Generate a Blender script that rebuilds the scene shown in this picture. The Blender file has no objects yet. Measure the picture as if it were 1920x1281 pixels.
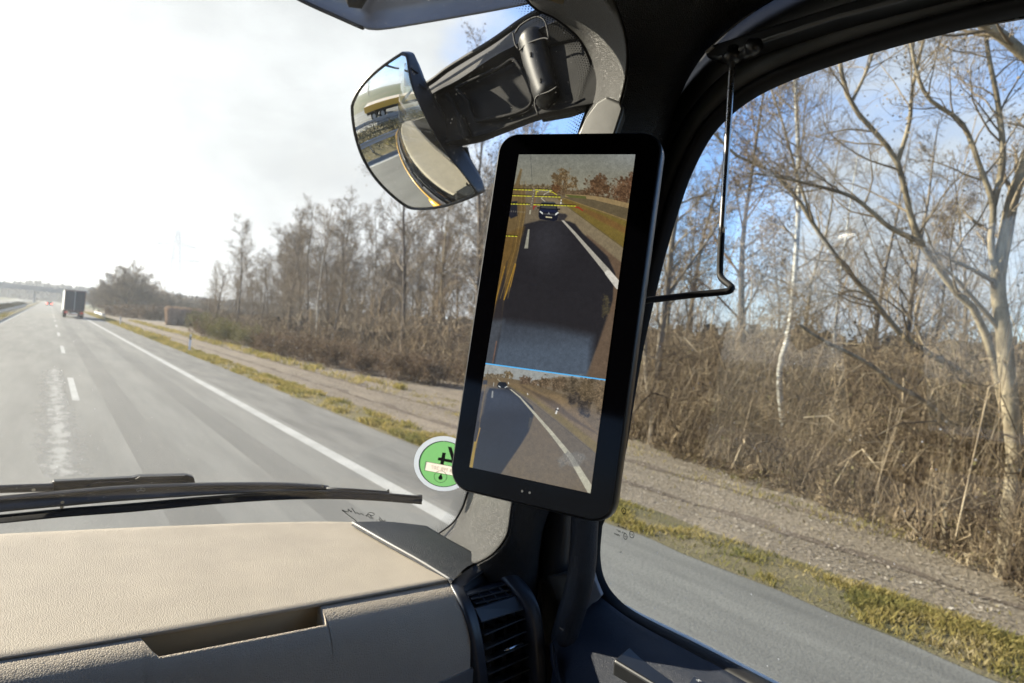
import bpy, bmesh, math, random
import numpy as np
from math import sin, cos, pi, radians, sqrt
from mathutils import Vector, Matrix
random.seed(7); RNG = np.random.default_rng(11)
S = bpy.context.scene; COL = S.collection

# ------------------------------------------------------------------ camera
YAW, PITCH, ROLL = radians(34.25), radians(-0.2), radians(5.0)
F = 1280.0; CAM = np.array([0.0, 0.0, 2.5])
_f = np.array([sin(YAW)*cos(PITCH), cos(YAW)*cos(PITCH), sin(PITCH)])
_r0 = np.array([cos(YAW), -sin(YAW), 0.0]); _u0 = np.cross(_r0, _f)
_r = _r0*cos(ROLL) + _u0*sin(ROLL); _u = _u0*cos(ROLL) - _r0*sin(ROLL)
cd = bpy.data.cameras.new('camera'); cam = bpy.data.objects.new('camera', cd); COL.objects.link(cam)
cam.matrix_world = Matrix(((_r[0], _u[0], -_f[0], 0), (_r[1], _u[1], -_f[1], 0), (_r[2], _u[2], -_f[2], 2.5), (0, 0, 0, 1)))
cd.lens = 24.0; cd.sensor_width = 36.0; cd.clip_start = 0.02; cd.clip_end = 9000
cd.dof.use_dof = True; cd.dof.focus_distance = 0.88; cd.dof.aperture_fstop = 8.0
S.camera = cam
# ------------------------------------------------------------------ sky, sun, exposure
SUN_AZ, SUN_EL = radians(-38), radians(25)          # azimuth from the driving direction (+Y), negative = left
SD = np.array([sin(SUN_AZ)*cos(SUN_EL), cos(SUN_AZ)*cos(SUN_EL), sin(SUN_EL)])
w = bpy.data.worlds.new('World'); S.world = w; w.use_nodes = True
nt = w.node_tree; N = nt.nodes; L = nt.links; N.clear()
def wn(t, **k):
    n = N.new(t)
    for a, b in k.items(): setattr(n, a, b)
    return n
sky = wn('ShaderNodeTexSky', sky_type='NISHITA', sun_disc=False, sun_elevation=SUN_EL, sun_rotation=SUN_AZ, air_density=1.0, dust_density=0.3, ozone_density=2.0)
tc = wn('ShaderNodeTexCoord'); bg = wn('ShaderNodeBackground'); out = wn('ShaderNodeOutputWorld')
mp = wn('ShaderNodeMapping'); mp.inputs['Scale'].default_value = (1, 1, 1.9)
no = wn('ShaderNodeTexNoise'); no.inputs['Scale'].default_value = 2.3; no.inputs['Detail'].default_value = 9; no.inputs['Roughness'].default_value = 0.56
no.inputs['Distortion'].default_value = 0.25
L.new(tc.outputs['Generated'], mp.inputs['Vector']); L.new(mp.outputs[0], no.inputs['Vector'])
def dotnode(v):
    n = wn('ShaderNodeVectorMath', operation='DOT_PRODUCT'); n.inputs[1].default_value = tuple(v); L.new(tc.outputs['Generated'], n.inputs[0]); return n.outputs['Value']
def mrange(src, a, b, c, d, smooth=True):
    n = wn('ShaderNodeMapRange', interpolation_type='SMOOTHSTEP' if smooth else 'LINEAR')
    for i, v in enumerate((a, b, c, d)): n.inputs[i+1].default_value = v
    L.new(src, n.inputs[0]); return n.outputs[0]
def wmath(op, a, b):
    n = wn('ShaderNodeMath', operation=op)
    for i, v in enumerate((a, b)):
        if isinstance(v, (int, float)): n.inputs[i].default_value = v
        else: L.new(v, n.inputs[i])
    return n.outputs[0]
def ray(px, py): return _r*(px-960)/F - _u*(py-640.5)/F + _f
def udir(px, py):
    d = ray(px, py); return d/np.linalg.norm(d)
b1 = mrange(dotnode(udir(60, 260)), 0.68, 0.97, 0.0, 0.44)          # bank of bright cloud towards the sun
b2 = mrange(dotnode(udir(1700, 290)), 0.968, 0.997, 0.0, 0.24)     # the cumulus seen through the side window
sepz = wn('ShaderNodeSeparateXYZ'); L.new(tc.outputs['Generated'], sepz.inputs[0])
b3 = mrange(sepz.outputs['Z'], 0.0, 0.30, 0.20, 0.0)                # thin milky cloud near the horizon
msk = wmath('ADD', wmath('ADD', no.outputs['Fac'], b1), wmath('ADD', b2, b3))
mask = mrange(msk, 0.54, 0.82, 0.0, 1.0)
cl = wn('ShaderNodeMixRGB', blend_type='MIX'); CLOUD = 9.5
n3 = wn('ShaderNodeTexNoise'); n3.inputs['Scale'].default_value = 3.4; n3.inputs['Detail'].default_value = 7; n3.inputs['Roughness'].default_value = 0.55; L.new(mp.outputs[0], n3.inputs['Vector'])
cb = wmath('MULTIPLY', mrange(dotnode(SD), 0.50, 0.97, 3.05, 3.25), mrange(n3.outputs["Fac"], 0.36, 0.64, 0.84, 1.08)); cc_ = wn('ShaderNodeCombineXYZ')
for i_, k_i in enumerate((.965, 1.0, 1.05)): L.new(wmath('MULTIPLY', cb, k_i), cc_.inputs[i_])
L.new(cc_.outputs[0], cl.inputs['Color2'])
sx = wn('ShaderNodeMixRGB', blend_type='MULTIPLY'); sx.inputs['Fac'].default_value = 1.0; sx.inputs['Color2'].default_value = (0.74, 0.86, 1.08, 1); L.new(sky.outputs[0], sx.inputs['Color1'])
L.new(mask, cl.inputs['Fac']); L.new(sx.outputs[0], cl.inputs['Color1'])
L.new(cl.outputs[0], bg.inputs['Color']); bg.inputs['Strength'].default_value = 0.11
L.new(bg.outputs[0], out.inputs['Surface'])
ld = bpy.data.lights.new('sun', 'SUN'); ld.energy = 5.0; ld.angle = radians(0.5); ld.color = (1.0, 0.91, 0.76)
lo = bpy.data.objects.new('sun', ld); COL.objects.link(lo)
lo.rotation_euler = Vector(SD).to_track_quat('Z', 'Y').to_euler()
EXPO = 1.52
S.view_settings.view_transform = 'Standard'; S.view_settings.look = 'None'; S.view_settings.exposure = EXPO; S.view_settings.gamma = 1.0
S.render.engine = 'CYCLES'; S.cycles.transparent_max_bounces = 24; S.cycles.max_bounces = 8

# ------------------------------------------------------------------ ray helpers: a photo pixel meets a real surface of the place
def U(px, py, dep): return CAM + ray(px, py)*dep
def onX(px, py, X): d = ray(px, py); return CAM + d*(X/d[0])
def onY(px, py, Y): d = ray(px, py); return CAM + d*(Y/d[1])
def onZ(px, py, Z): d = ray(px, py); return CAM + d*((Z-2.5)/d[2])
def onPl(px, py, p, n): d = ray(px, py); return CAM + d*(np.dot(np.array(p)-CAM, n)/np.dot(d, n))
def yw(X, z): return 1.36 - 0.28*(z-2.14) - 0.12*(X+0.35)**2 - 0.9*np.maximum(0, X-0.45)**2 - 0.9*np.maximum(0, -1.15-X)**2
def onW(px, py, off=0.0):                     # meets the windscreen
    d = ray(px, py); t = 1.2
    for _ in range(40):
        p = CAM + d*t; t += 0.7*(yw(p[0], p[2])+off-p[1])/max(d[1], .3)
    return CAM + d*t

# ------------------------------------------------------------------ materials
MATS = {}
def mat(name, col, rough=0.6, metal=0.0, spec=0.5, var=0.0, vscale=20, bump=None, coat=0.0, emit=None, col2=None, speck=None, ani=(1, 1, 1), sss=None):
    if name in MATS: return MATS[name]
    m = bpy.data.materials.new(name); m.use_nodes = True; t = m.node_tree; n = t.nodes; l = t.links
    b = n['Principled BSDF']; b.inputs['Roughness'].default_value = rough; b.inputs['Metallic'].default_value = metal
    b.inputs['Specular IOR Level'].default_value = spec; b.inputs['Coat Weight'].default_value = coat; b.inputs['Coat Roughness'].default_value = 0.05
    b.inputs['Base Color'].default_value = (*col, 1)
    tcn = n.new('ShaderNodeTexCoord'); mpn = n.new('ShaderNodeMapping'); mpn.inputs['Scale'].default_value = ani; l.new(tcn.outputs['Object'], mpn.inputs[0])
    vec = mpn.outputs[0]
    if var or col2:
        nz = n.new('ShaderNodeTexNoise'); nz.inputs['Scale'].default_value = vscale; nz.inputs['Detail'].default_value = 6; nz.inputs['Roughness'].default_value = 0.65; l.new(vec, nz.inputs['Vector'])
        rp = n.new('ShaderNodeValToRGB'); rp.color_ramp.elements[0].position = 0.34; rp.color_ramp.elements[1].position = 0.66
        c2 = col2 or col
        rp.color_ramp.elements[0].color = (*[c*(1-var) for c in col], 1); rp.color_ramp.elements[1].color = (*[min(1, c*(1+var)) for c in c2], 1)
        l.new(nz.outputs['Fac'], rp.inputs[0]); l.new(rp.outputs[0], b.inputs['Base Color'])
        rr = n.new('ShaderNodeMapRange'); rr.inputs[3].default_value = max(0.02, rough-0.08); rr.inputs[4].default_value = min(1, rough+0.08)
        l.new(nz.outputs['Fac'], rr.inputs[0]); l.new(rr.outputs[0], b.inputs['Roughness'])
    if bump:
        kind, sc, st, dist = bump
        if kind == 'leather':
            wv = n.new('ShaderNodeTexNoise'); wv.inputs['Scale'].default_value = sc*0.35; wv.inputs['Detail'].default_value = 2; l.new(vec, wv.inputs['Vector'])
            mx = n.new('ShaderNodeMixRGB'); mx.blend_type = 'ADD'; mx.inputs[0].default_value = 0.9/sc; l.new(vec, mx.inputs[1]); l.new(wv.outputs['Color'], mx.inputs[2])
            vo = n.new('ShaderNodeTexVoronoi'); vo.feature = 'DISTANCE_TO_EDGE'; vo.inputs['Scale'].default_value = sc; l.new(mx.outputs[0], vo.inputs['Vector'])
            pw = n.new('ShaderNodeMapRange'); pw.inputs[1].default_value = 0; pw.inputs[2].default_value = 0.22; l.new(vo.outputs['Distance'], pw.inputs[0])
            n2 = n.new('ShaderNodeTexNoise'); n2.inputs['Scale'].default_value = sc*0.12; n2.inputs['Detail'].default_value = 3; l.new(vec, n2.inputs['Vector'])
            ad = n.new('ShaderNodeMath'); ad.operation = 'MULTIPLY_ADD'; ad.inputs[1].default_value = 1.0; l.new(pw.outputs[0], ad.inputs[0]); l.new(n2.outputs['Fac'], ad.inputs[2])
            src = ad.outputs[0]
        elif kind == 'cells':
            vo = n.new('ShaderNodeTexVoronoi'); vo.inputs['Scale'].default_value = sc; l.new(vec, vo.inputs['Vector']); src = vo.outputs['Distance']
        else:
            nb = n.new('ShaderNodeTexNoise'); nb.inputs['Scale'].default_value = sc; nb.inputs['Detail'].default_value = 5; nb.inputs['Roughness'].default_value = 0.7; l.new(vec, nb.inputs['Vector']); src = nb.outputs['Fac']
        bp = n.new('ShaderNodeBump'); bp.inputs['Strength'].default_value = st; bp.inputs['Distance'].default_value = dist
        l.new(src, bp.inputs['Height']); l.new(bp.outputs[0], b.inputs['Normal'])
    if emit:
        b.inputs['Emission Color'].default_value = (*emit[:3], 1); b.inputs['Emission Strength'].default_value = emit[3]
    MATS[name] = m; return m
M_beige = mat('beige_leather', (0.385, 0.338, 0.275), 0.7, spec=.3, var=0.06, vscale=14, bump=('leather', 400, 0.42, 0.0010))
M_beige2 = mat('beige_leather_front', (0.38, 0.33, 0.265), 0.7, spec=.3, var=0.05, vscale=14, bump=('leather', 340, 0.5, 0.0012))
M_bplain = mat('beige_plastic', (0.40, 0.31, 0.19), 0.55, var=0.05, vscale=9)
M_dleather = mat('dark_grained_plastic', (0.015, 0.017, 0.022), 0.5, spec=.35, bump=('leather', 460, 0.55, 0.0010), var=0.08)
M_pillar = mat('grey_grained_trim', (0.058, 0.057, 0.054), 0.42, bump=('leather', 420, 0.7, 0.0012), var=0.10, vscale=8, spec=.4)
M_black = mat('black_plastic', (0.007, 0.0075, 0.008), 0.42, var=0.15, vscale=40, bump=('noise', 700, 0.15, 0.0004))
M_rubber = mat('black_rubber', (0.006, 0.006, 0.007), 0.6, spec=.25, var=0.1, vscale=60)
M_satin = mat('satin_black', (0.016, 0.017, 0.019), 0.33, var=0.1, vscale=30)
M_frame = mat('door_frame_paint', (0.032, 0.034, 0.033), 0.5, var=0.08, vscale=30, bump=('noise', 900, 0.15, 0.0003))
M_head = mat('black_headlining', (0.008, 0.0083, 0.009), 0.5, bump=('leather', 380, 0.9, 0.0016), var=0.1)
M_door = mat('door_panel_skin', (0.012, 0.016, 0.027), 0.5, bump=('leather', 560, 0.5, 0.0008), var=0.08, spec=.3)
M_gloss = mat('display_front_glass', (0.0012, 0.0012, 0.0018), 0.06, spec=0.10)
M_chrome = mat('chrome', (0.72, 0.73, 0.75), 0.12, metal=1.0)
M_steel = mat('rod_steel', (0.42, 0.40, 0.38), 0.28, metal=1.0, var=0.1, vscale=60)
M_alu = mat('brushed_aluminium', (0.55, 0.57, 0.60), 0.33, metal=1.0, bump=('noise', 60, 0.12, 0.0004), ani=(1, 1, 30))
M_taupe = mat('taupe_plastic', (0.10, 0.088, 0.072), 0.5, bump=('leather', 500, 0.35, 0.0007), var=0.05)
M_mirror = mat('mirror_silver', (0.80, 0.82, 0.81), 0.015, metal=1.0)
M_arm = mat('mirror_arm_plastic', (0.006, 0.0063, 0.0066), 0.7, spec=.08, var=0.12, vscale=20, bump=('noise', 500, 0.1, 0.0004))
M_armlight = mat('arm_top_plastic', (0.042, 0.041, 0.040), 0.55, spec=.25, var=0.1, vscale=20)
M_visor = mat('visor_smoked_plastic', (0.14, 0.14, 0.15), 0.30, var=0.12, vscale=7, spec=0.6)
M_yellow = mat('golden_yellow_paint', (0.62, 0.34, 0.03), 0.3, coat=0.5)
M_white = mat('white_paint', (0.72, 0.72, 0.68), 0.45, var=0.04)
M_ink = mat('black_ink', (0.006, 0.006, 0.008), 0.6)
M_wiper = mat('wiper_steel_black', (0.008, 0.011, 0.016), 0.42, spec=.3, var=0.15, vscale=30)

def glass_mat(name, tint, dust, speck_scale, ior=1.45, film=0.03):
    m = bpy.data.materials.new(name); m.use_nodes = True; t = m.node_tree; n = t.nodes; l = t.links; n.clear()
    o = n.new('ShaderNodeOutputMaterial'); tr = n.new('ShaderNodeBsdfTransparent'); tr.inputs[0].default_value = (*tint, 1)
    gl = n.new('ShaderNodeBsdfGlossy'); gl.inputs['Roughness'].default_value = 0.0; gl.inputs[0].default_value = (1, 1, 1, 1)
    lw = n.new('ShaderNodeLayerWeight'); lw.inputs[0].default_value = 0.5; pw_ = n.new('ShaderNodeMath'); pw_.operation = 'POWER'; pw_.inputs[1].default_value = 4.5; l.new(lw.outputs['Facing'], pw_.inputs[0])
    fr = n.new('ShaderNodeMath'); fr.operation = 'MULTIPLY_ADD'; fr.inputs[1].default_value = 0.85; fr.inputs[2].default_value = ior-1.40; l.new(pw_.outputs[0], fr.inputs[0])
    m1 = n.new('ShaderNodeMixShader'); l.new(fr.outputs[0], m1.inputs[0]); l.new(tr.outputs[0], m1.inputs[1]); l.new(gl.outputs[0], m1.inputs[2])
    df = n.new('ShaderNodeBsdfTranslucent'); df.inputs[0].default_value = (0.9, 0.9, 0.88, 1); d2 = n.new('ShaderNodeBsdfDiffuse'); d2.inputs[0].default_value = (0.8, 0.8, 0.78, 1)
    dd = n.new('ShaderNodeMixShader'); dd.inputs[0].default_value = 0.35; l.new(df.outputs[0], dd.inputs[1]); l.new(d2.outputs[0], dd.inputs[2])
    tcn = n.new('ShaderNodeTexCoord'); vo = n.new('ShaderNodeTexVoronoi'); vo.inputs['Scale'].default_value = speck_scale; l.new(tcn.outputs['Object'], vo.inputs['Vector'])
    sp = n.new('ShaderNodeMapRange'); sp.inputs[1].default_value = 0.10; sp.inputs[2].default_value = 0.05; l.new(vo.outputs['Distance'], sp.inputs[0])
    nz = n.new('ShaderNodeTexNoise'); nz.inputs['Scale'].default_value = 9; nz.inputs['Detail'].default_value = 4; l.new(tcn.outputs['Object'], nz.inputs['Vector'])
    nm = n.new('ShaderNodeMapRange'); nm.inputs[1].default_value = 0.42; nm.inputs[2].default_value = 0.68; l.new(nz.outputs['Fac'], nm.inputs[0])
    sc = n.new('ShaderNodeMath'); sc.operation = 'MULTIPLY'; l.new(sp.outputs[0], sc.inputs[0]); l.new(vo.outputs['Color'], sc.inputs[1])
    s2 = n.new('ShaderNodeMath'); s2.operation = 'MULTIPLY'; l.new(sc.outputs[0], s2.inputs[0]); s2.inputs[1].default_value = dust
    fm = n.new('ShaderNodeMath'); fm.operation = 'MULTIPLY_ADD'; fm.inputs[1].default_value = film; l.new(nm.outputs[0], fm.inputs[0]); l.new(s2.outputs[0], fm.inputs[2])
    fa = n.new('ShaderNodeMath'); fa.operation = 'ADD'; fa.inputs[1].default_value = film*0.5; fa.use_clamp = True; l.new(fm.outputs[0], fa.inputs[0])
    m2 = n.new('ShaderNodeMixShader'); l.new(fa.outputs[0], m2.inputs[0]); l.new(m1.outputs[0], m2.inputs[1]); l.new(dd.outputs[0], m2.inputs[2])
    l.new(m2.outputs[0], o.inputs['Surface']); return m
M_wglass = glass_mat('windscreen_glass', (0.965, 0.97, 0.93), 0.55, 150, ior=1.43, film=0.007)
M_sglass = glass_mat('side_window_glass', (0.86, 0.90, 0.88), 0.5, 60, ior=1.432, film=0.002)

# ------------------------------------------------------------------ object helpers
def tag(o, label=None, cat=None, group=None, kind=None):
    if label: o['label'] = label
    if cat: o['category'] = cat
    if group: o['group'] = group
    if kind: o['kind'] = kind
    return o
def thing(name, loc, label, cat, group=None):
    o = bpy.data.objects.new(name, None); COL.objects.link(o); o.location = tuple(float(v) for v in loc); o.empty_display_size = 0.1
    return tag(o, label, cat, group)
def wloc(o):
    p = Vector((0, 0, 0))
    while o is not None: p = p + Vector(o.location); o = o.parent
    return p
class MB:
    def __init__(s): s.v = []; s.f = []
    def add(s, vs, fs):
        b = len(s.v); s.v.extend([tuple(float(c) for c in v) for v in vs]); s.f.extend([tuple(b+i for i in f) for f in fs]); return s
    def box(s, x0, x1, y0, y1, z0, z1):
        return s.add([(x0, y0, z0), (x1, y0, z0), (x1, y1, z0), (x0, y1, z0), (x0, y0, z1), (x1, y0, z1), (x1, y1, z1), (x0, y1, z1)],
                     [(3, 2, 1, 0), (4, 5, 6, 7), (0, 1, 5, 4), (1, 2, 6, 5), (2, 3, 7, 6), (3, 0, 4, 7)])
    def prism(s, poly, vec):                       # a 3D outline given a real thickness
        n = len(poly); vec = np.array(vec); a = [np.array(p) for p in poly]; c = [p+vec for p in a]
        return s.add(a+c, [tuple(range(n)), tuple(range(2*n-1, n-1, -1))]+[((i+1) % n, i, n+i, n+(i+1) % n) for i in range(n)])
    def tube(s, pts, rad, sides=10, flat=1.0, caps=True, up=None):
        pts = [np.array(p, float) for p in pts]; n = len(pts); rad = [rad]*n if np.isscalar(rad) else list(rad); vs = []; ref = np.array(up if up is not None else (0.3, 0.2, 0.93))
        for i in range(n):
            t = pts[min(i+1, n-1)]-pts[max(i-1, 0)]; t /= (np.linalg.norm(t)+1e-12); a = np.cross(t, ref)
            if np.linalg.norm(a) < 1e-3: a = np.cross(t, (1, 0, 0))
            a /= np.linalg.norm(a); b = np.cross(a, t)
            for k in range(sides):
                q = 2*pi*k/sides; vs.append(pts[i]+a*cos(q)*rad[i]+b*sin(q)*rad[i]*flat)
        fs = [(i*sides+k, i*sides+(k+1) % sides, (i+1)*sides+(k+1) % sides, (i+1)*sides+k) for i in range(n-1) for k in range(sides)]
        if caps: fs += [tuple(range(sides-1, -1, -1)), tuple(range((n-1)*sides, n*sides))]
        return s.add(vs, fs)
    def grid(s, P):                                 # P[i][j] points
        P = np.array(P, float); a, b, _ = P.shape
        return s.add(P.reshape(-1, 3), [(i*b+j, i*b+j+1, (i+1)*b+j+1, (i+1)*b+j) for i in range(a-1) for j in range(b-1)])
    def disc(s, c, ex, ey, r, n=32, r2=None):
        c, ex, ey = map(np.array, (c, ex, ey)); o = [c+ex*cos(2*pi*k/n)*r+ey*sin(2*pi*k/n)*r for k in range(n)]
        if r2 is None: return s.add(o, [tuple(range(n))])
        i = [c+ex*cos(2*pi*k/n)*r2+ey*sin(2*pi*k/n)*r2 for k in range(n)]
        return s.add(o+i, [(k, (k+1) % n, n+(k+1) % n, n+k) for k in range(n)])
    def build(s, name, m, parent=None, smooth=False, bevel=0, solid=0, label=None, world=True, seg=2, sub=0):
        me = bpy.data.meshes.new(name); off = np.array(wloc(parent)) if (parent is not None and world) else np.zeros(3)
        me.from_pydata([tuple(np.array(v)-off) for v in s.v], [], s.f); me.update()
        bm = bmesh.new(); bm.from_mesh(me); bmesh.ops.recalc_face_normals(bm, faces=bm.faces); bm.to_mesh(me); bm.free()
        if smooth: me.polygons.foreach_set('use_smooth', [True]*len(me.polygons))
        me.materials.append(m); o = bpy.data.objects.new(name, me); COL.objects.link(o)
        if parent is not None: o.parent = parent
        if solid: q = o.modifiers.new('thick', 'SOLIDIFY'); q.thickness = solid; q.offset = -1
        if sub: q = o.modifiers.new('sub', 'SUBSURF'); q.levels = sub; q.render_levels = sub
        if bevel: q = o.modifiers.new('bevel', 'BEVEL'); q.width = bevel; q.segments = seg; q.limit_method = 'ANGLE'; q.angle_limit = radians(35)
        if (bevel or solid) and smooth:
            q = o.modifiers.new('wn', 'WEIGHTED_NORMAL'); q.keep_sharp = True
        if label: o['label'] = label
        return o
def cr(P, n):                                       # Catmull-Rom resample by arc length
    P = np.array(P, float); d = np.r_[0, np.cumsum(np.linalg.norm(np.diff(P, axis=0), axis=1)**0.5+1e-9)]
    t = np.linspace(0, d[-1], n); E = np.vstack([2*P[0]-P[1], P, 2*P[-1]-P[-2]]); out = []
    for q in t:
        i = min(max(np.searchsorted(d, q, side='right')-1, 0), len(P)-2); u = (q-d[i])/(d[i+1]-d[i]); a, b, c, e = E[i:i+4]
        out.append(0.5*((2*b)+(-a+c)*u+(2*a-5*b+4*c-e)*u*u+(-a+3*b-3*c+e)*u**3))
    return np.array(out)
def loft(curves, n=48, m=None):
    G = np.array([cr(c, n) for c in curves])
    m = m or len(curves)*5
    if len(curves) == 2: return np.array([G[0]*(1-t)+G[1]*t for t in np.linspace(0, 1, m)])
    return np.array([cr(G[:, j], m) for j in range(n)]).transpose(1, 0, 2)
def text_mb(txt, org, ex, ey, size, mb, mirror=False, spacing=1.0, bold=0.03):
    c = bpy.data.curves.new('t', 'FONT'); c.body = txt; c.size = 1.0; c.align_x = 'CENTER'; c.space_character = spacing; c.offset = bold
    o = bpy.data.objects.new('t', c); COL.objects.link(o); dg = bpy.context.evaluated_depsgraph_get(); me = bpy.data.meshes.new_from_object(o.evaluated_get(dg))
    sx = -1 if mirror else 1; org = np.array(org)
    mb.add([org+ex*v.co.x*size*sx+ey*v.co.y*size for v in me.vertices], [tuple(p.vertices) for p in me.polygons])
    bpy.data.objects.remove(o); bpy.data.curves.remove(c); bpy.data.meshes.remove(me)

# ================================================================== THE CAB (shell, pillar, roof, windscreen)
cab = thing('truck_cab', (-0.35, 0.2, 0.9), 'dark truck cab round the camera, with grained A-pillar, black headlining and big windscreen', 'truck cab')
def part(mb, name, m, parent, **k): return mb.build(name, m, parent, **k)
XL, XR = -1.55, 0.86
# windscreen glass
gx = np.linspace(-1.5, 0.80, 60); gz = np.linspace(1.95, 3.30, 24)
mb = MB().grid([[(x, yw(x, z), z) for x in gx] for z in gz]); ws = part(mb, 'windscreen', M_wglass, cab, smooth=True)
# A-pillar trim and headlining, a lofted skin from the windscreen edge round to the door frame
Wc = [(960, -60), (1000, 5), (1045, 30), (1085, 62), (1108, 98), (1119, 135), (1118, 172), (1108, 205), (1094, 245), (1062, 350), (1025, 470), (985, 600), (945, 730), (910, 840), (884, 920), (872, 955), (852, 985), (815, 1012)]
Wp = [onW(x, y, -0.012) for x, y in Wc]
C1 = [(1130, -75, 1.0), (1150, -10, .99), (1168, 40, .985), (1178, 85, .985), (1178, 130, .985), (1168, 180, .99), (1150, 240, .99), (1110, 380, 1.0), (1070, 520, 1.0), (1035, 650, 1.01), (1000, 790, 1.02), (972, 890, 1.03), (960, 960, 1.03), (952, 1005, 1.03), (925, 1040, 1.06), (895, 1058, 1.09)]
Cm = [((a[0]*.5+b[0]*.5), (a[1]*.5+b[1]*.5)) for a, b in zip([tuple(p) for p in cr([(x, y, 0) for x, y in Wc], 16)[:, :2]], C1)]
C1p = [U(*c) for c in C1]
C2 = [(1700, -140), (1540, -50), (1420, 10), (1340, 72), (1284, 150), (1248, 250), (1224, 360), (1196, 480), (1160, 600), (1120, 720), (1085, 830), (1050, 930), (1020, 1000), (1010, 1060), (1015, 1130), (1020, 1250)]
C2p = [onX(x, y, 0.79) for x, y in C2]
mid = [0.5*(a+b)+np.array([-.02, -.045, 0.0]) for a, b in zip(cr(Wp, 30), cr(C1p, 30))]
mid2 = [0.5*(a+b)+np.array([0.0, -.025, 0.0]) for a, b in zip(cr(C1p, 30), cr(C2p, 30))]
G = loft([Wp, mid, C1p], 70, 18)
part(MB().grid(G), 'pillar_trim', M_pillar, cab, smooth=True, solid=0.004)
G = loft([C1p, mid2, C2p], 70, 14)
part(MB().grid(G), 'pillar_side_trim', M_head, cab, smooth=True, solid=0.004)
# frit: black edge and dot band printed on the windscreen
Wi = [onW(x, y, -0.004) for x, y in Wc]
cen = onW(760, 560, -0.004)
def inset(P, d): 
    P = cr(P, 90); o = []
    for i, p in enumerate(P):
        t = P[min(i+1, 89)]-P[max(i-1, 0)]; t /= np.linalg.norm(t); nn = np.cross(t, (0, 1, 0.25)); nn /= np.linalg.norm(nn)
        if np.dot(nn, cen-p) < 0: nn = -nn
        q = p+nn*d; q[1] = yw(q[0], q[2])-0.004; o.append(q)
    return np.array(o)
fr_b = MB().grid([inset(Wi, -0.02), inset(Wi, 0.007)]); frit = part(fr_b, 'frit_band', M_ink, ws)
fd = MB(); rowsP = [inset(Wi, 0.0085+0.0031*k) for k in range(6)]
for k, R_ in enumerate(rowsP):
    Q = cr(R_, 420); rr = 0.00135*(1-0.11*k)
    for i in range(k % 2, 420, 2):
        p = Q[i]; t = Q[min(i+1, 419)]-Q[max(0, i-1)]; t /= np.linalg.norm(t); b2 = np.cross(t, (0, 1, 0.25)); b2 /= np.linalg.norm(b2)
        fd.disc(p, t, b2, rr, 7)
part(fd, 'frit_dots', M_ink, ws)
# header above the windscreen and headlining
hd = [[onW(x, y, -0.01) for x, y in [(-900, -20), (-300, -50), (300, -60), (700, -36), (900, -22), (985, -4), (1050, 24)]],
      [onW(x, y, -0.03)+np.array([0, -.10, .05]) for x, y in [(-900, -90), (-300, -130), (300, -150), (700, -150), (900, -150), (1020, -120), (1120, -60)]],
      [np.array(p) for p in [(-1.5, .55, 3.34), (-1.1, .6, 3.36), (-.5, .6, 3.37), (-.1, .6, 3.36), (.2, .55, 3.34), (.5, .5, 3.28), (.74, .45, 3.18)]]]
part(MB().grid(loft(hd, 40, 14)), 'headlining_front', M_head, cab, smooth=True, solid=0.004)
hl = [C2p[:3][::-1], ]
roofc = [[onX(1290, 30, .785), onX(1360, -20, .79), onX(1600, -75, .80), onX(1900, -140, .82), onX(2300, -230, .84)],
         [onX(1240, -80, .70), onX(1340, -140, .70), onX(1600, -220, .70), onX(1900, -330, .70), onX(2300, -500, .7)],
         [(.74, .55, 3.22), (.7, .45, 3.3), (.6, .2, 3.36), (.6, -.2, 3.38), (.6, -.8, 3.38)]]
part(MB().grid(loft(roofc, 30, 12)), 'roof_side_lining', M_head, cab, smooth=True, solid=0.004)
mb = MB().box(XL, XR, -1.35, 0.62, 3.372, 3.42); part(mb, 'roof', M_head, cab)
M_back = mat('cab_rear_lining', (0.22, 0.19, 0.15), 0.8, var=0.08)
part(MB().box(XL, XR, -1.40, -1.35, 0.95, 3.42), 'rear_wall', M_back, cab)
part(MB().box(XL, XR, -1.35, 1.2, 0.95, 1.0), 'floor', M_black, cab)
mb = MB().box(XL-.04, XL, -1.35, 1.0, 0.95, 2.05).box(XL-.04, XL, -1.35, -.15, 2.05, 3.42).box(XL-.04, XL, -.15, .9, 2.90, 3.42); part(mb, 'left_wall', M_back, cab)
mb = MB().box(.86, .90, -1.35, -.12, 0.95, 3.42).box(.862, .898, -.12, .45, 2.99, 3.42).box(.862, .898, .45, .95, 3.1, 3.42); part(mb, 'right_wall', M_back, cab)
# outside front of the cab below the windscreen
fx = np.linspace(-1.56, .90, 40)
def fy(x): return 1.46-0.12*(x+0.35)**2-0.9*max(0, x-0.45)**2-0.9*max(0, -1.15-x)**2
part(MB().grid([[(x, fy(x)+dy, z) for x in fx] for z, dy in ((2.06, -.05), (2.02, 0), (1.6, .02), (1.2, .02), (0.55, .03), (0.40, 0), (0.4, -.6))]), 'front_panel', mat('dark_cab_paint', (0.05, 0.05, 0.055), .3, coat=.5), cab, smooth=True)
part(MB().tube([(x, fy(x)+.012, 2.035) for x in np.linspace(-1.5, .86, 30)], .012, 8), 'yellow_trim', M_yellow, cab, smooth=True)
part(MB().tube([(x, fy(x)+.03, 1.98) for x in np.linspace(.30, .84, 14)], [.02, .04, .05, .055, .055, .055, .055, .055, .055, .05, .05, .045, .03, .01], 12, flat=.6), 'marker_lamp', M_yellow, cab, smooth=True)
part(MB().box(.86, .90, -1.6, .78, 0.55, 2.035), 'outer_side_panel', mat('dark_cab_paint', (0.05,)*3), cab); part(MB().box(XL-.08, XL-.041, -1.6, .9, 0.55, 2.0), 'outer_side_panel', mat('dark_cab_paint', (0.05,)*3), cab)
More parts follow.
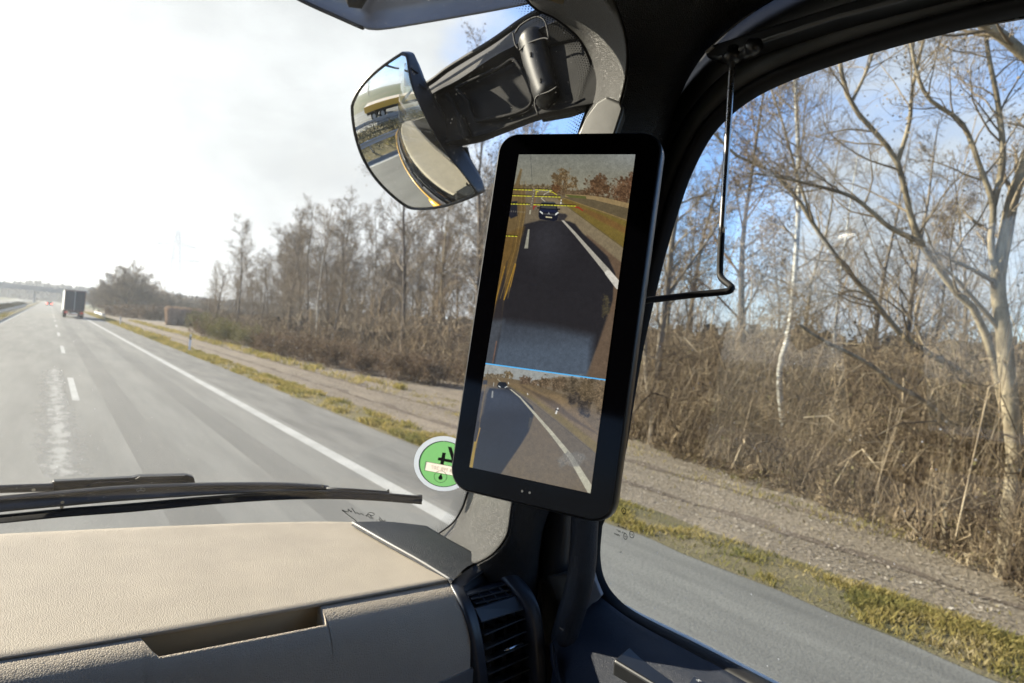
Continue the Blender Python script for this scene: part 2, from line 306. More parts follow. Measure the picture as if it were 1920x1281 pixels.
# seats and steering wheel seen from outside through the glass
# ------------------------------------------------------------------ passenger door
door = thing('passenger_door', (0.8, 0.3, 1.2), 'black passenger door with large side window and dark blue grained sill on the right', 'door')
Wd = [(1117, 985), (1113, 1040), (1120, 1085), (1142, 1122), (1185, 1157), (1300, 1217), (1425, 1283), (1700, 1430), (2100, 1640), (2700, 1950), (3300, 1900), (3800, 1300), (3700, 300), (3000, -160), (2300, -60), (1920, 14), (1760, 52), (1600, 97), (1470, 143), (1390, 185), (1330, 240), (1290, 310), (1262, 385), (1234, 480), (1212, 570), (1192, 660), (1175, 760), (1160, 850), (1140, 930)]
Wdp = cr([onX(x, y, .80) for x, y in Wd]+[onX(1117, 985, .80)], 180)
wc = Wdp.mean(0)
def ring(P, d, dx):
    o = []
    for i in range(len(P)):
        t = P[(i+1) % len(P)]-P[i-1]; t[0] = 0; t /= np.linalg.norm(t)+1e-9; nn = np.array([0, -t[2], t[1]])
        if np.dot(nn, wc-P[i]) < 0: nn = -nn
        q = P[i]-nn*d; q = q.copy(); q[0] = .80+dx; o.append(q)
    return np.array(o)
Wr = Wdp[:-1]
def closed(R): return np.vstack([R, R[:1]])
part(MB().grid([closed(ring(Wr, d, dx)) for d, dx in ((-.004, .012), (-.001, -.004), (.004, -.008), (.010, -.008), (.014, -.002), (.015, .004))]), 'window_seal', M_rubber, door, smooth=True)
part(MB().grid([closed(ring(Wr, d, dx)) for d, dx in ((.0135, .002), (.018, -.006), (.030, -.010), (.050, -.004), (.062, .010))]), 'door_frame', M_frame, door, smooth=True)
part(MB().grid([closed(ring(Wr, d, dx)) for d, dx in ((.055, .000), (.075, -.012), (.10, .0), (.13, .02))]), 'frame_trim', M_black, door, smooth=True)
part(MB().grid([closed(ring(Wr, d, dx)) for d, dx in ((.045, .022), (.12, .030), (.24, .030))]), 'light_gap_cover', mat('matt_black_gap_cover', (.003, .003, .0032), 1.0, spec=0.0), door)  # added dark ring, closes the gap where sky light leaked in
part(MB().add(ring(Wr, .006, .006), [tuple(range(len(Wr)))]), 'window_glass', M_sglass, door)
# pale outer sill line below the glass
part(MB().tube([onX(1150, 1134, .845), onX(1200, 1162, .845), onX(1300, 1211, .845), onX(1440, 1285, .845), (.845, -.2, 2.065)], .010, 8), 'outer_sill', M_white, door, smooth=True)
rg = [onX(1650, 84, .875), onX(1780, 58, .875), onX(1925, 33, .875), onX(2150, -8, .875), onX(2400, -60, .875), onX(2400, -140, .875), onX(1925, -20, .875), onX(1780, 30, .875)]
Mrg = mat('wet_rain_guard', (.02, .021, .022), .35, speck=1); _n = Mrg.node_tree.nodes; _l = Mrg.node_tree.links; _v = _n.new('ShaderNodeTexVoronoi'); _v.inputs['Scale'].default_value = 70; _q = _n.new('ShaderNodeMapRange'); _q.inputs[1].default_value = .22; _q.inputs[2].default_value = .15
_x = _n.new('ShaderNodeMixRGB'); _x.inputs[1].default_value = (.02, .021, .022, 1); _x.inputs[2].default_value = (.45, .48, .5, 1); _c = _n.new('ShaderNodeTexCoord'); _l.new(_c.outputs['Object'], _v.inputs['Vector']); _m = _n.new('ShaderNodeMath'); _m.operation = 'MULTIPLY'; _l.new(_v.outputs['Distance'], _q.inputs[0]); _l.new(_q.outputs[0], _m.inputs[0]); _l.new(_v.outputs['Color'], _m.inputs[1]); _l.new(_m.outputs[0], _x.inputs[0]); _l.new(_x.outputs[0], _n['Principled BSDF'].inputs['Base Color'])
part(MB().prism(rg, (.004, 0, 0)), 'rain_guard', Mrg, door)
# sill panel
A1 = [onX(1124, 1118, .792), onX(1185, 1163, .792), onX(1300, 1226, .792), onX(1420, 1292, .792), (.792, .1, 2.06), (.792, -.4, 2.06)]
A2 = [onX(1085, 1158, .735), onX(1150, 1215, .735), onX(1260, 1285, .735), (.735, .3, 2.035), (.735, 0, 2.03), (.735, -.4, 2.03)]
A3 = [onX(1036, 1205, .672), onX(1055, 1262, .672), (.665, .6, 1.975), (.66, .3, 1.965), (.66, 0, 1.965), (.66, -.4, 1.965)]
A4 = [onX(1030, 1300, .66), (.655, .72, 1.90), (.65, .6, 1.88), (.65, .3, 1.87), (.65, 0, 1.87), (.65, -.4, 1.87)]
A5 = [(.65, .86, 1.3), (.65, .7, 1.3), (.65, .5, 1.3), (.65, .3, 1.3), (.65, 0, 1.3), (.65, -.4, 1.3)]
part(MB().grid(loft([A1, A2, A3, A4, A5], 50, 40)), 'sill_panel', M_door, door, smooth=True, solid=.004)
# raised block with the fan switch
def PZ(x, y, z): return onZ(x, y, z)
bl = [PZ(1150, 1237, 2.052), PZ(1187, 1206, 2.06), PZ(1205, 1204, 2.06), PZ(1345, 1282, 2.06), PZ(1520, 1375, 2.055), PZ(1420, 1400, 2.045)]
part(MB().prism(bl, (0, 0, -.05)), 'switch_housing', M_black, door, bevel=.004, seg=3)
q = [PZ(1290, 1283, 2.0635), PZ(1303, 1265, 2.0635), PZ(1332, 1281, 2.0635), PZ(1330, 1310, 2.0635)]
part(MB().prism(q, (0, 0, -.004)), 'fan_switch', M_satin, door, bevel=.0008)
mbt = MB(); c0 = PZ(1310, 1276, 2.0645)
for k in range(4):
    a = k*pi/2+.4; e = np.array([cos(a), sin(a), 0]); g = np.array([-sin(a), cos(a), 0])
    mbt.add([c0, c0+e*.0016+g*.0012, c0+e*.0036+g*.0010, c0+e*.0032-g*.0004, c0+e*.0014-g*.0001], [(0, 1, 2, 3, 4)])
part(mbt, 'fan_symbol', M_white, door)
part(MB().grid([[(.56, 1.12, 2.06), (.64, 1.03, 2.10), (.70, .98, 2.17), (.80, .89, 2.17)], [(.60, .93, 2.03), (.66, .93, 2.03), (.72, .92, 2.03), (.80, .87, 2.03)], [(.60, .90, 1.4), (.66, .90, 1.4), (.72, .90, 1.4), (.80, .87, 1.4)]]), 'lower_pillar_panel', M_black, cab)
# lower pillar covers, grab handle
gh = thing('grab_handle', onX(1080, 1180, .70), 'black leather-grained grab handle upright between the pillar and the side window', 'grab handle')
part(MB().tube(cr([onX(x, y, .70) for x, y in [(1125, 780), (1112, 850), (1102, 920), (1096, 985), (1094, 1030), (1090, 1075), (1080, 1120), (1068, 1160), (1056, 1200)]], 40), [.021]*40, 18), 'grip', M_dleather, gh, smooth=True)
part(MB().prism([onX(1017, 1072, .735), onX(1032, 1079, .725), onX(1068, 1078, .725), onX(1066, 1180, .725), onX(1040, 1215, .72), onX(1008, 1215, .735)], (.045, .02, 0)), 'hinge_cover', M_taupe, cab, bevel=.004, seg=3)
part(MB().tube(cr([onX(x, y, .745) for x, y in [(1052, 880), (1048, 960), (1042, 1040), (1038, 1090)]], 14), .026, 16, flat=.8), 'inner_post_cover', M_satin, cab, smooth=True)
part(MB().tube(cr([onX(x, y, .70) for x, y in [(1000, 880), (990, 960), (985, 1020), (984, 1080)]], 14), .016, 14), 'seal_bead', M_dleather, cab, smooth=True)
part(MB().prism([onX(1108, 1062, .783), onX(1116, 1090, .783), onX(1127, 1117, .783), onX(1098, 1150, .765), onX(1088, 1164, .76), onX(1094, 1100, .77)], (.01, .004, 0)), 'quarter_trim', mat('pale_grey_trim', (.20, .20, .21), .5, bump=('leather', 600, .3, .0006)), door, bevel=.002)
part(MB().grid([[onX(1000, 1040, .78), onX(1060, 1040, .80), onX(1110, 1040, .80)], [onX(1000, 1300, .78), onX(1060, 1300, .80), onX(1130, 1300, .8)]]), 'jamb', M_black, cab)
# sensor pod cover at the top of the pillar
a = [U(1135, 178, .965), U(1166, 190, .955), U(1172, 205, .955), U(1150, 265, .95), U(1075, 265, 1.0), U(1098, 222, .995), U(1118, 190, .98)]
part(MB().prism(a, (.03, .03, 0)), 'pillar_bracket_cover', mat('bracket_grey', (.075, .075, .072), .4, var=.08, vscale=30), cab, bevel=.008, seg=4, smooth=True)
b_ = [p+np.array([.012, .012, .003]) for p in a]
# ------------------------------------------------------------------ dashboard
dash = thing('dashboard', (0.1, 1.0, 1.5), 'beige leather-grained dashboard shelf across the bottom left below the windscreen', 'dashboard')
def seamY(x): return 0.872+0.055*max(0, x)**1.5*1.4
def topz(x, y): return 2.122+0.021*min(1, max(0, (y-.87)/.35))-0.010*max(0, -x)*0
def edgeX(y): return 0.535+(y-.9)*(-.18)
XS = np.linspace(-1.45, 1, 2)
rows = []
for i in range(30):
    t = i/29; row = []
    for j in range(60):
        x = -1.45+(edgeX(.9)+1.45)*j/59; y0 = seamY(x); y1 = yw(x, 2.15)-.055; y = y0+(y1-y0)*t; xx = -1.45+(edgeX(y)+1.45)*j/59
        row.append((xx, y, topz(xx, y)-0.02*max(0, (t-.93)/.07)**2))
    rows.append(row)
lip = [[(x, y-.0012, z-.0015) for x, y, z in rows[0]], [(x, y+.004, z-.006) for x, y, z in rows[0]]][::-1]
part(MB().grid(lip+rows), 'top_cover', M_beige, dash, smooth=True)
# front panel with the finger slot under the top cover
prof = [(0.001, -.001), (-.018, -.0045), (-.034, -.0115), (-.048, -.0225), (-.059, -.038), (-.067, -.060), (-.072, -.088), (-.075, -.12), (-.076, -.17), (-.07, -.35), (-.06, -.8)]
prof = cr([(0, a, b) for a, b in prof], 46)[:, 1:]
def hitD(px, py, off=0.0):
    d = ray(px, py); lo = None
    def ins(p):
        yy = p[1]-seamY(p[0])
        if yy > 0: return p[2] < 2.1205+.03*min(1, yy/.35)+off
        zz = 2.1205-p[2]
        if zz < -off: return False
        return yy > np.interp(max(zz, 0), -prof[:, 1], prof[:, 0])-off
    t0, t1 = .5, 1.6
    for t in np.linspace(.5, 1.6, 400):
        if ins(CAM+d*t): t1 = t; break
        t0 = t
    for _ in range(30):
        tm = (t0+t1)/2
        if ins(CAM+d*tm): t1 = tm
        else: t0 = tm
    return CAM+d*t1
SX0, SX1 = onZ(268, 1211, 2.12)[0], onZ(604, 1139, 2.12)[0]
cols = sorted(set(list(np.linspace(-1.45, SX0-.001, 40))+[SX0, SX0+.004, SX0+.010, SX0+.016]+list(np.linspace(SX0+.02, SX1-.005, 24))+[SX1-.003, SX1-.0012, SX1]+list(np.linspace(SX1+.001, .541, 14))))
def slot_d(x):
    if x <= SX0 or x >= SX1: return 0.0
    return 0.036*min(1, (x-SX0)/.014)**.8*min(1, (SX1-x)/.003)**.5
G = []
Lp = np.r_[0, np.cumsum(np.linalg.norm(np.diff(prof, axis=0), axis=1))]
for x in cols:
    d0 = slot_d(x); ss = d0+(Lp[-1]-d0)*(np.linspace(0, 1, 50)**1.6)
    col = [(x, seamY(x)+np.interp(s, Lp, prof[:, 0])+(0.002 if k == 0 and d0 == 0 else 0), 2.1205+np.interp(s, Lp, prof[:, 1])-(.0025 if k == 0 else 0)) for k, s in enumerate(ss)]
    G.append([(col[0][0], col[0][1]+.006, col[0][2]-.006)]+col)
G = np.array(G)
for k in range(len(cols)):                    # cut off to the right along the vent
    pass
part(MB().grid(G), 'front_panel', M_beige2, dash, smooth=True)
sl = MB()
sl.grid([[(x, seamY(x)+.010, 2.121) for x in np.linspace(SX0-.01, SX1+.004, 12)], [(x, seamY(x)+.010, 2.06) for x in np.linspace(SX0-.01, SX1+.004, 12)], [(x, seamY(x)-.05, 2.055) for x in np.linspace(SX0-.01, SX1+.004, 12)]])
sl.grid([[(SX1+.0006, seamY(SX1)+.012, 2.122), (SX1+.0006, seamY(SX1)-.03, 2.10)], [(SX1+.0006, seamY(SX1)+.012, 2.06), (SX1+.0006, seamY(SX1)-.03, 2.06)]])
part(sl, 'finger_slot', M_bplain, dash)
# metal trim strip at the bottom right of the front panel
def onpanel(x, z, o): return (x, seamY(x)+float(np.interp(2.1205-z, -prof[::-1][::-1, 1], prof[:, 0]))-o, z)
trx = np.linspace(-.6, .545, 30)
part(MB().grid([[onpanel(x, 2.012+.125*(x-.489)-dz, o) for x in trx] for dz, o in ((0, -.002), (.0005, .003), (.034, .003), (.0345, -.002))]), 'metal_trim', M_alu, dash)
# dark corner cover
e1 = cr([(.475, 1.157, 2.146), (.497, 1.05, 2.139), (.516, .97, 2.133), (.535, .893, 2.124)], 24)
e2 = cr([onZ(800, 986, 2.143), onZ(840, 1010, 2.143), onZ(880, 1032, 2.140), onZ(906, 1050, 2.135)], 24)
e15 = 0.5*(e1+e2)+np.array([0, .004, .004])
cc = part(MB().grid([e1-np.array([0, 0, .004])]+[e1+np.array([.002, 0, .001])]+[r for r in loft([e1+np.array([.004, 0, .002]), e15, e2], 24, 12)]+[e2+np.array([.02, .02, -.02])]), 'corner_cover', M_dleather, dash, smooth=True)
part(MB().tube(e1+np.array([.0015, 0, .0012]), .0016, 8), 'edge_piping', mat('piping', (.35, .34, .32), .35), dash, smooth=True)
0 and part(MB().grid([[onZ(800, 985, 2.149), onZ(850, 1012, 2.148), onZ(906, 1050, 2.134)], [onZ(850, 960, 2.13), onZ(900, 1000, 2.13), onZ(960, 1062, 2.10)]]), 'corner_flank', M_pillar, dash)
# ------------------------------------------------------------------ air vent
VD = np.array([.093, .021, 0])/np.linalg.norm([.093, .021, 0]); VN = np.array([.021, -.093, 0])/np.linalg.norm([.093, .021, 0])
V0 = U(911, 1188, 1.0)
def onV(x, y, off=0.0): return onPl(x, y, V0+VN*off, VN)
M_vent = mat('vent_plastic', (.020, .024, .033), .4, var=.08, vscale=30)
vent = thing('air_vent', onV(960, 1280), 'black slatted air vent with chrome tab at the right end of the dashboard', 'air vent')
O_l = [hitD(x, y, .004) for x, y in [(842, 1093), (856, 1118), (871, 1150), (884, 1195), (892, 1245), (896, 1290), (898, 1420)]]
I_l = [hitD(x, y, .003) for x, y in [(868, 1100), (880, 1122), (893, 1150), (904, 1195), (911, 1245), (915, 1290), (917, 1420)]]
def sur(O, I, lift, din): return [[p+np.array([0, .014, -.012]) for p in O], O, [0.5*(a+b)+np.array([0, -lift, lift]) for a, b in zip(O, I)], I, [p+np.array([0, din, -.006]) for p in I]]
part(MB().grid(loft(sur(O_l, I_l, .002, .03), 40, 22)), 'left_surround', M_vent, vent, smooth=True)
O_r = [hitD(x, y, o) for x, y, o in [(905, 1050, .010), (945, 1064, .012), (984, 1092, .013), (1008, 1130, .014), (1019, 1180, .014), (1024, 1240, .014), (1027, 1300, .014), (1028, 1430, .014)]]
I_r = [hitD(x, y, o) for x, y, o in [(910, 1068, .008), (932, 1080, .008), (962, 1106, .007), (984, 1142, .006), (994, 1182, .006), (999, 1240, .006), (1002, 1300, .006), (1003, 1430, .006)]]
part(MB().grid(loft(sur(O_r, I_r, .004, .035), 44, 24)), 'right_surround', M_vent, vent, smooth=True)
part(MB().grid(loft([[hitD(842, 1093, .006), hitD(872, 1072, .008), hitD(905, 1050, .011)], [hitD(868, 1100, .006), hitD(888, 1084, .007), hitD(910, 1068, .009)], [hitD(870, 1102, -.004), hitD(890, 1086, -.004), hitD(912, 1070, -.002)]], 12, 9)), 'top_lip', M_vent, vent, smooth=True)
part(MB().grid(loft([[hitD(869, 1101, -.003), hitD(889, 1085, -.003), hitD(911, 1069, -.001)], [hitD(874, 1112, -.014), hitD(906, 1094, -.014), hitD(935, 1084, -.012)], [hitD(876, 1116, -.010), hitD(914, 1104, -.010), hitD(962, 1094, -.006)]], 14, 10)), 'upper_tray', M_vent, vent, smooth=True)
# upper small grille
ug = MB()
for (a, b) in (((876, 1116), (951, 1094)), ((884, 1123), (960, 1104)), ((892, 1131), (966, 1114))):
    p, q = hitD(*a, -.002), hitD(*b, -.002); ug.prism([p, q, q+np.array([0, .012, 0]), p+np.array([0, .012, 0])], (0, 0, -.0022))
for (a, b) in (((895, 1110), (917, 1134)), ((915, 1105), (938, 1127)), ((934, 1100), (958, 1120))):
    p, q = hitD(*a, -.004), hitD(*b, -.004); ug.tube([p, q], .0012, 6)
part(ug, 'upper_grille', M_vent, vent)
part(MB().prism([hitD(890, 1141, .003), hitD(977, 1114, .003), hitD(989, 1141, .003), hitD(903, 1168, .003)], (0, .008, -.003)), 'crossbar', M_vent, vent, bevel=.0015)
well = MB(); wd = -VN*.05
wl = [[hitD(x0+(x1-x0)*t, y0+(y1-y0)*t, -.035) for t in (0, .5, 1)] for x0, y0, x1, y1 in ((866, 1112, 985, 1080), (880, 1150, 1000, 1120), (900, 1200, 1010, 1180), (905, 1300, 1015, 1280), (905, 1430, 1015, 1400))]
well.grid(wl); part(well, 'duct', M_rubber, vent)
for k, (a, b) in enumerate([((909, 1190), (990, 1156)), ((912, 1216), (995, 1179)), ((914, 1240), (999, 1202)), ((916, 1264), (1001, 1226)), ((917, 1288), (1003, 1249)), ((918, 1312), (1004, 1272)), ((918, 1336), (1004, 1296)), ((918, 1360), (1004, 1320))]):
    p, q = hitD(*a, -.002), hitD(*b, -.002)
    sm = part(MB().prism([p, q, q-VN*.022+np.array([0, 0, -.006]), p-VN*.022+np.array([0, 0, -.006])], (0, 0, -.0028)), 'slat', M_vent, vent, bevel=.0007)
for k in range(3):
    p = hitD(925+22*k, 1176-9*k, -.012); part(MB().prism([p, p-VN*.02, p-VN*.02-np.array([0, 0, .2]), p-np.array([0, 0, .2])], VD*.0016), 'vane', M_rubber, vent)
part(MB().tube([hitD(945, 1220, .007), hitD(955, 1216, .008), hitD(979, 1206, .008)], [.0018, .0030, .0028], 10, flat=.7), 'adjuster_tab', M_chrome, vent, smooth=True)

# ------------------------------------------------------------------ digital mirror display
cor = [(974, 291), (1192, 291), (1108, 925), (881, 876)]
rr_ = [ray(*c) for c in cor]; sv = np.linalg.svd(np.array([rr_[0], -rr_[1], rr_[2], -rr_[3]]).T)[2][-1]; sv = sv/sv[0]
DP = [CAM+r_*s_*.80 for r_, s_ in zip(rr_, sv)]
DX = DP[1]-DP[0]; DW = np.linalg.norm(DX); DX /= DW; DN = np.cross(DX, DP[3]-DP[0]); DN /= np.linalg.norm(DN); DY = np.cross(DN, DX)   # DN points away from the viewer
DS = DP[3]-DP[0]; DH = float(np.dot(DS, DY))
def dp(x, y, o=0.0): return DP[0]+DX*x+DY*y-DN*o
disp = thing('mirror_display', dp(DW/2, DH, -.03), 'tall black mirror-camera monitor on the A-pillar showing the road behind in two pictures', 'display')
def rquad(cs, r, n=7):
    o = []
    for i in range(4):
        a, b, c = [np.array(cs[k % 4], float) for k in (i-1, i, i+1)]; u = (a-b)/np.linalg.norm(a-b); v = (c-b)/np.linalg.norm(c-b)
        for k in range(n):
            t = k/(n-1); p0 = b+u*r; p2 = b+v*r; o.append((1-t)**2*p0+2*t*(1-t)*(b+(u+v)*r*.12)+t*t*p2)
    return o
hc = [(-.0292, -.0262), (.1655, -.0255), (.1779, .3896), (-.0082, .3891)]
def sh(cs, d): m = np.mean(cs, axis=0); return [(c[0]+np.sign(c[0]-m[0])*d, c[1]+np.sign(c[1]-m[1])*d) for c in cs]
rings = [(rquad(sh(hc, -.0015), .020), .0012), (rquad(sh(hc, 0), .0215), .0002), (rquad(sh(hc, .0012), .0225), -.003), (rquad(sh(hc, .0012), .0225), -.014), (rquad(sh(hc, -.004), .02), -.024), (rquad(sh(hc, -.016), .02), -.030)]
H = MB(); H.grid([[dp(*p, o) for p in R_+[R_[0]]] for R_, o in rings]); H.add([dp(*p, -.030) for p in rings[-1][0]], [tuple(range(28))])
part(H, 'housing', M_satin, disp, smooth=True)
part(MB().add([dp(*p, .0013) for p in rquad(sh(hc, -.0014), .020)], [tuple(range(28))]), 'front_glass', M_gloss, disp)
part(MB().tube([dp(.08, .10, -.03), dp(.09, .12, -.09), dp(.10, .14, -.16)], [.03, .025, .03], 12), 'mounting_arm', M_black, disp, smooth=True)
for sx_ in ((979, 921), (993, 924)):
    part(MB().disc(onPl(*sx_, dp(0, 0, .0018), DN), DX, DY, .0013, 12), 'light_sensor', mat('sensor_grey', (.16, .16, .15), .4), disp)
# ---- the two camera pictures shown by the display: fine colour meshes lying on its glass, seen in photo pixels through the display's plane
def vnoise(X, Y, s, seed=0):
    def h(a, b):
        v = np.sin(a*127.1+b*311.7+seed*74.7)*43758.5453; return v-np.floor(v)
    x = X/s; y = Y/s; i = np.floor(x); j = np.floor(y); u = x-i; v = y-j; u = u*u*(3-2*u); v = v*v*(3-2*v)
    return (h(i, j)*(1-u)+h(i+1, j)*u)*(1-v)+(h(i, j+1)*(1-u)+h(i+1, j+1)*u)*v
def fbm(X, Y, s, seed=0): return (vnoise(X, Y, s, seed)*.5+vnoise(X, Y, s/2, seed+1)*.3+vnoise(X, Y, s/4, seed+2)*.2)
class Paint:
    def __init__(s, X, Y): s.X = X; s.Y = Y; s.C = np.zeros(X.shape+(3,))
    def put(s, m, c):
        m = np.clip(m, 0, 1)[..., None]; c = np.array(c, float)/255; s.C = s.C*(1-m)+c*m
    def inside(s, poly, soft=0.5):
        X, Y = s.X, s.Y; c = np.zeros(X.shape, bool); dm = np.full(X.shape, 1e9); n = len(poly)
        for i in range(n):
            x0, y0 = poly[i]; x1, y1 = poly[(i+1) % n]
            if y0 != y1:
                k = ((y0 > Y) != (y1 > Y)) & (X < (x1-x0)*(Y-y0)/(y1-y0)+x0); c ^= k
            dx, dy = x1-x0, y1-y0; t = np.clip(((X-x0)*dx+(Y-y0)*dy)/(dx*dx+dy*dy+1e-9), 0, 1); dm = np.minimum(dm, np.hypot(X-x0-t*dx, Y-y0-t*dy))
        return np.clip(0.5+np.where(c, dm, -dm)/(2*soft), 0, 1)
    def poly(s, p, c, a=1.0, soft=0.5): s.put(s.inside(p, soft)*a, c)
    def line(s, pts, wd, c, a=1.0, dash=None):
        wd = [wd]*len(pts) if np.isscalar(wd) else wd
        for i in range(len(pts)-1):
            (x0, y0), (x1, y1) = pts[i], pts[i+1]; dx, dy = x1-x0, y1-y0; LL = math.hypot(dx, dy); t = np.clip(((s.X-x0)*dx+(s.Y-y0)*dy)/(LL*LL), 0, 1)
            d = np.hypot(s.X-x0-t*dx, s.Y-y0-t*dy); ww = (wd[i]*(1-t)+wd[i+1]*t)/2; m = np.clip((ww-d)/.8+.5, 0, 1)
            if dash: m = m*(((t*LL) % dash[0]) < dash[1])
            s.put(m*a, c)
    def blob(s, cx, cy, rx, ry, c, seed, thr=.45, a=.95, fine=3):
        d = np.hypot((s.X-cx)/rx, (s.Y-cy)/ry); n = fbm(s.X, s.Y, fine, seed); m = np.clip((1.12-d+(n-.5)*1.5)*2.6, 0, 1)*np.clip((n-thr+.3)*3.5, 0, 1); n2 = vnoise(s.X, s.Y, 1.7, seed+50)
        s.put(m*a, c); s.put(m*a*np.clip((n-.42)*4, 0, .75), [v*.66 for v in c]); s.put(m*a*np.clip((n2-.6)*2.2, 0, .6), [min(255, v*1.35) for v in c]); s.put(m*a*np.clip((.32-n2)*2.2, 0, .6), [v*.6 for v in c])
def screen_upper(P):
    X, Y = P.X, P.Y; hz = 362+(X-960)*.06
    g = np.clip((Y-290)/80, 0, 1)[..., None]; base = np.array([118, 120, 112])*(1-g)+np.array([140, 135, 112])*g; P.C = base/255
    P.put(np.clip((X-1110)/90, 0, 1)*np.clip((330-Y)/60, 0, 1)*.5, (165, 175, 190))
    P.poly([(930, 350), (1000, 358), (1200, 372), (1200, 560), (900, 560)], (112, 98, 74))
    P.blob(1005, 352, 38, 6, (118, 100, 68), 3, .3); P.blob(975, 352, 20, 5, (112, 96, 66), 4, .3); P.blob(1075, 362, 40, 6, (112, 88, 60), 5, .25)
    P.blob(1057, 341, 21, 20, (124, 98, 62), 6, .5, fine=5); P.blob(1042, 355, 9, 9, (108, 72, 40), 7, .3); P.line([(1055, 365), (1057, 345), (1062, 328)], 1.4, (88, 68, 45))
    P.blob(1121, 352, 24, 21, (104, 74, 48), 8, .3, fine=5); P.blob(1166, 358, 20, 24, (108, 76, 50), 9, .3, fine=5); P.blob(1186, 345, 10, 20, (116, 80, 54), 10, .4, fine=4); P.blob(1100, 362, 10, 9, (100, 74, 48), 12, .3)
    P.poly([(1060, 364), (1100, 366), (1130, 370), (1200, 386), (1200, 398), (1100, 376), (1060, 371)], (150, 124, 80)); P.poly([(1058, 365), (1098, 368), (1100, 374), (1070, 371)], (92, 96, 42))
    P.poly([(1056, 369), (1110, 374), (1200, 396), (1200, 425), (1120, 393), (1062, 374)], (98, 84, 58)); P.line([(1058, 372), (1110, 390), (1200, 422)], 1.6, (150, 120, 60), .8)
    P.poly([(1040, 371), (1062, 374), (1200, 424), (1200, 500), (1180, 480), (1100, 420), (1050, 378)], (118, 98, 38), soft=1); P.poly([(1050, 373), (1075, 382), (1130, 404), (1200, 440), (1200, 452), (1120, 412)], (122, 78, 40), .6, 2)
    P.poly([(1044, 372), (1052, 378), (1100, 415), (1200, 488), (1200, 620), (1150, 500), (1046, 398), (1020, 372)], (128, 112, 84), soft=1)
    P.line([(1052, 380), (1100, 414), (1190, 480)], 1.2, (90, 80, 55), .7)
    P.poly([(950, 360), (1012, 362), (1046, 400), (1066, 418), (980, 425), (940, 430), (930, 400)], (110, 97, 76), soft=1.5)
    dark = [(982, 421), (1014, 413), (1045, 414), (1067, 415), (1078, 420), (1092, 437), (1115, 458), (1139, 481), (1146, 496), (1154, 514), (1150, 540), (1149, 562), (1138, 600), (1123, 643), (1101, 700), (880, 720), (930, 560)]
    P.poly([(1100, 440), (1200, 520), (1200, 740), (1090, 740)], (104, 82, 62), soft=2)
    P.poly(dark, (37, 36, 40), soft=1.5)
    P.put(P.inside(dark, 6)*np.clip(1-np.hypot((X-1025)/55, (Y-450)/70), 0, 1)*.5, (64, 64, 72))
    P.blob(1136, 575, 7, 22, (92, 82, 56), 21, .5, .6)
    bl = P.inside([(920, 598), (1030, 612), (1112, 630), (1104, 740), (900, 740)], 9); P.put(bl*.85*np.clip(.35+(Y-590)/110, 0, 1), (82, 98, 118))  # bluish sheen of a reflection, painted into the picture colours
    P.poly([(1140, 590), (1200, 560), (1200, 740), (1100, 705), (1122, 645)], (104, 84, 66), .95, 3)
    P.line([(1035, 357), (1021, 364), (1015, 372), (1023, 379)], 1.2, (190, 185, 160)); P.line([(1023, 379), (1046, 404), (1076, 436), (1114, 480), (1138, 508), (1160, 536)], [2, 3, 5, 8, 11, 14], (168, 162, 148))
    P.line([(1140, 512), (1160, 536)], [11, 14], (205, 200, 188))
    P.poly([(990, 430), (993, 430), (990, 466), (983, 466)], (150, 148, 132)); P.poly([(993, 394), (996, 394), (995, 402), (992, 402)], (170, 165, 140)); P.line([(1001, 357), (998, 376), (995.5, 388)], 1.1, (170, 165, 140), dash=(5, 2.5))
    side = [(976, 316), (979, 318), (974, 345), (984, 355), (986, 395), (982, 421), (970, 480), (955, 545), (945, 562), (939, 615), (924, 690), (880, 690), (930, 440), (958, 368)]
    P.poly(side, (112, 88, 48), .85, 1.2); P.poly([(945, 440), (984, 425), (960, 500), (944, 562), (925, 580), (925, 500)], (112, 82, 34), .8, 3)
    P.poly([(951, 490), (947, 530), (940, 620), (926, 690), (900, 690), (925, 590)], (38, 36, 42), .9, 2); P.poly([(918, 600), (945, 600), (924, 690), (900, 690)], (84, 96, 110), .6, 5)
    for x0, x1, c in ((983, 955, (90, 70, 40)), (979, 948, (150, 120, 60)), (974, 938, (80, 64, 40)), (986, 962, (140, 112, 62))): P.line([(x0, 340), (x0-2, 400), (x0-14, 470), (x1-10, 560)], 1.0, c, .7)
    P.line([(966, 495), (945, 562)], 2, (170, 125, 30)); P.line([(967, 496), (957, 538)], 1.6, (160, 118, 40)); P.line([(946, 500), (928, 570)], 2, (165, 120, 30), .8); P.line([(931, 640), (924, 680)], 2, (130, 90, 70), .8)
    P.poly([(955, 392), (960, 378), (970, 377), (970, 405), (958, 410), (954, 405)], (26, 30, 46), .9, 1); P.line([(954, 396), (984, 398)], 3, (150, 140, 118), .5, dash=(4, 2))
    P.line([(995, 294), (997.5, 338)], .8, (80, 80, 76))
    # van with its shadow
    P.poly([(1046, 400), (1060, 401), (1064, 405), (1058, 413), (1046, 414)], (44, 42, 46), .9, 1.2)
    P.poly([(1014, 382), (1018, 378), (1038, 378.5), (1043, 383), (1046, 393), (1047, 402), (1045, 413), (1038, 415), (1012, 411), (1010, 406), (1010, 396), (1012, 391)], (20, 24, 40), 1, .5)
    P.poly([(1016, 384), (1042, 386), (1043, 392), (1014, 390)], (62, 64, 62)); P.poly([(1013, 392), (1044, 394), (1045, 399), (1012, 397)], (24, 32, 62)); P.poly([(1016, 378), (1040, 379), (1041, 381), (1015, 380)], (84, 86, 80))
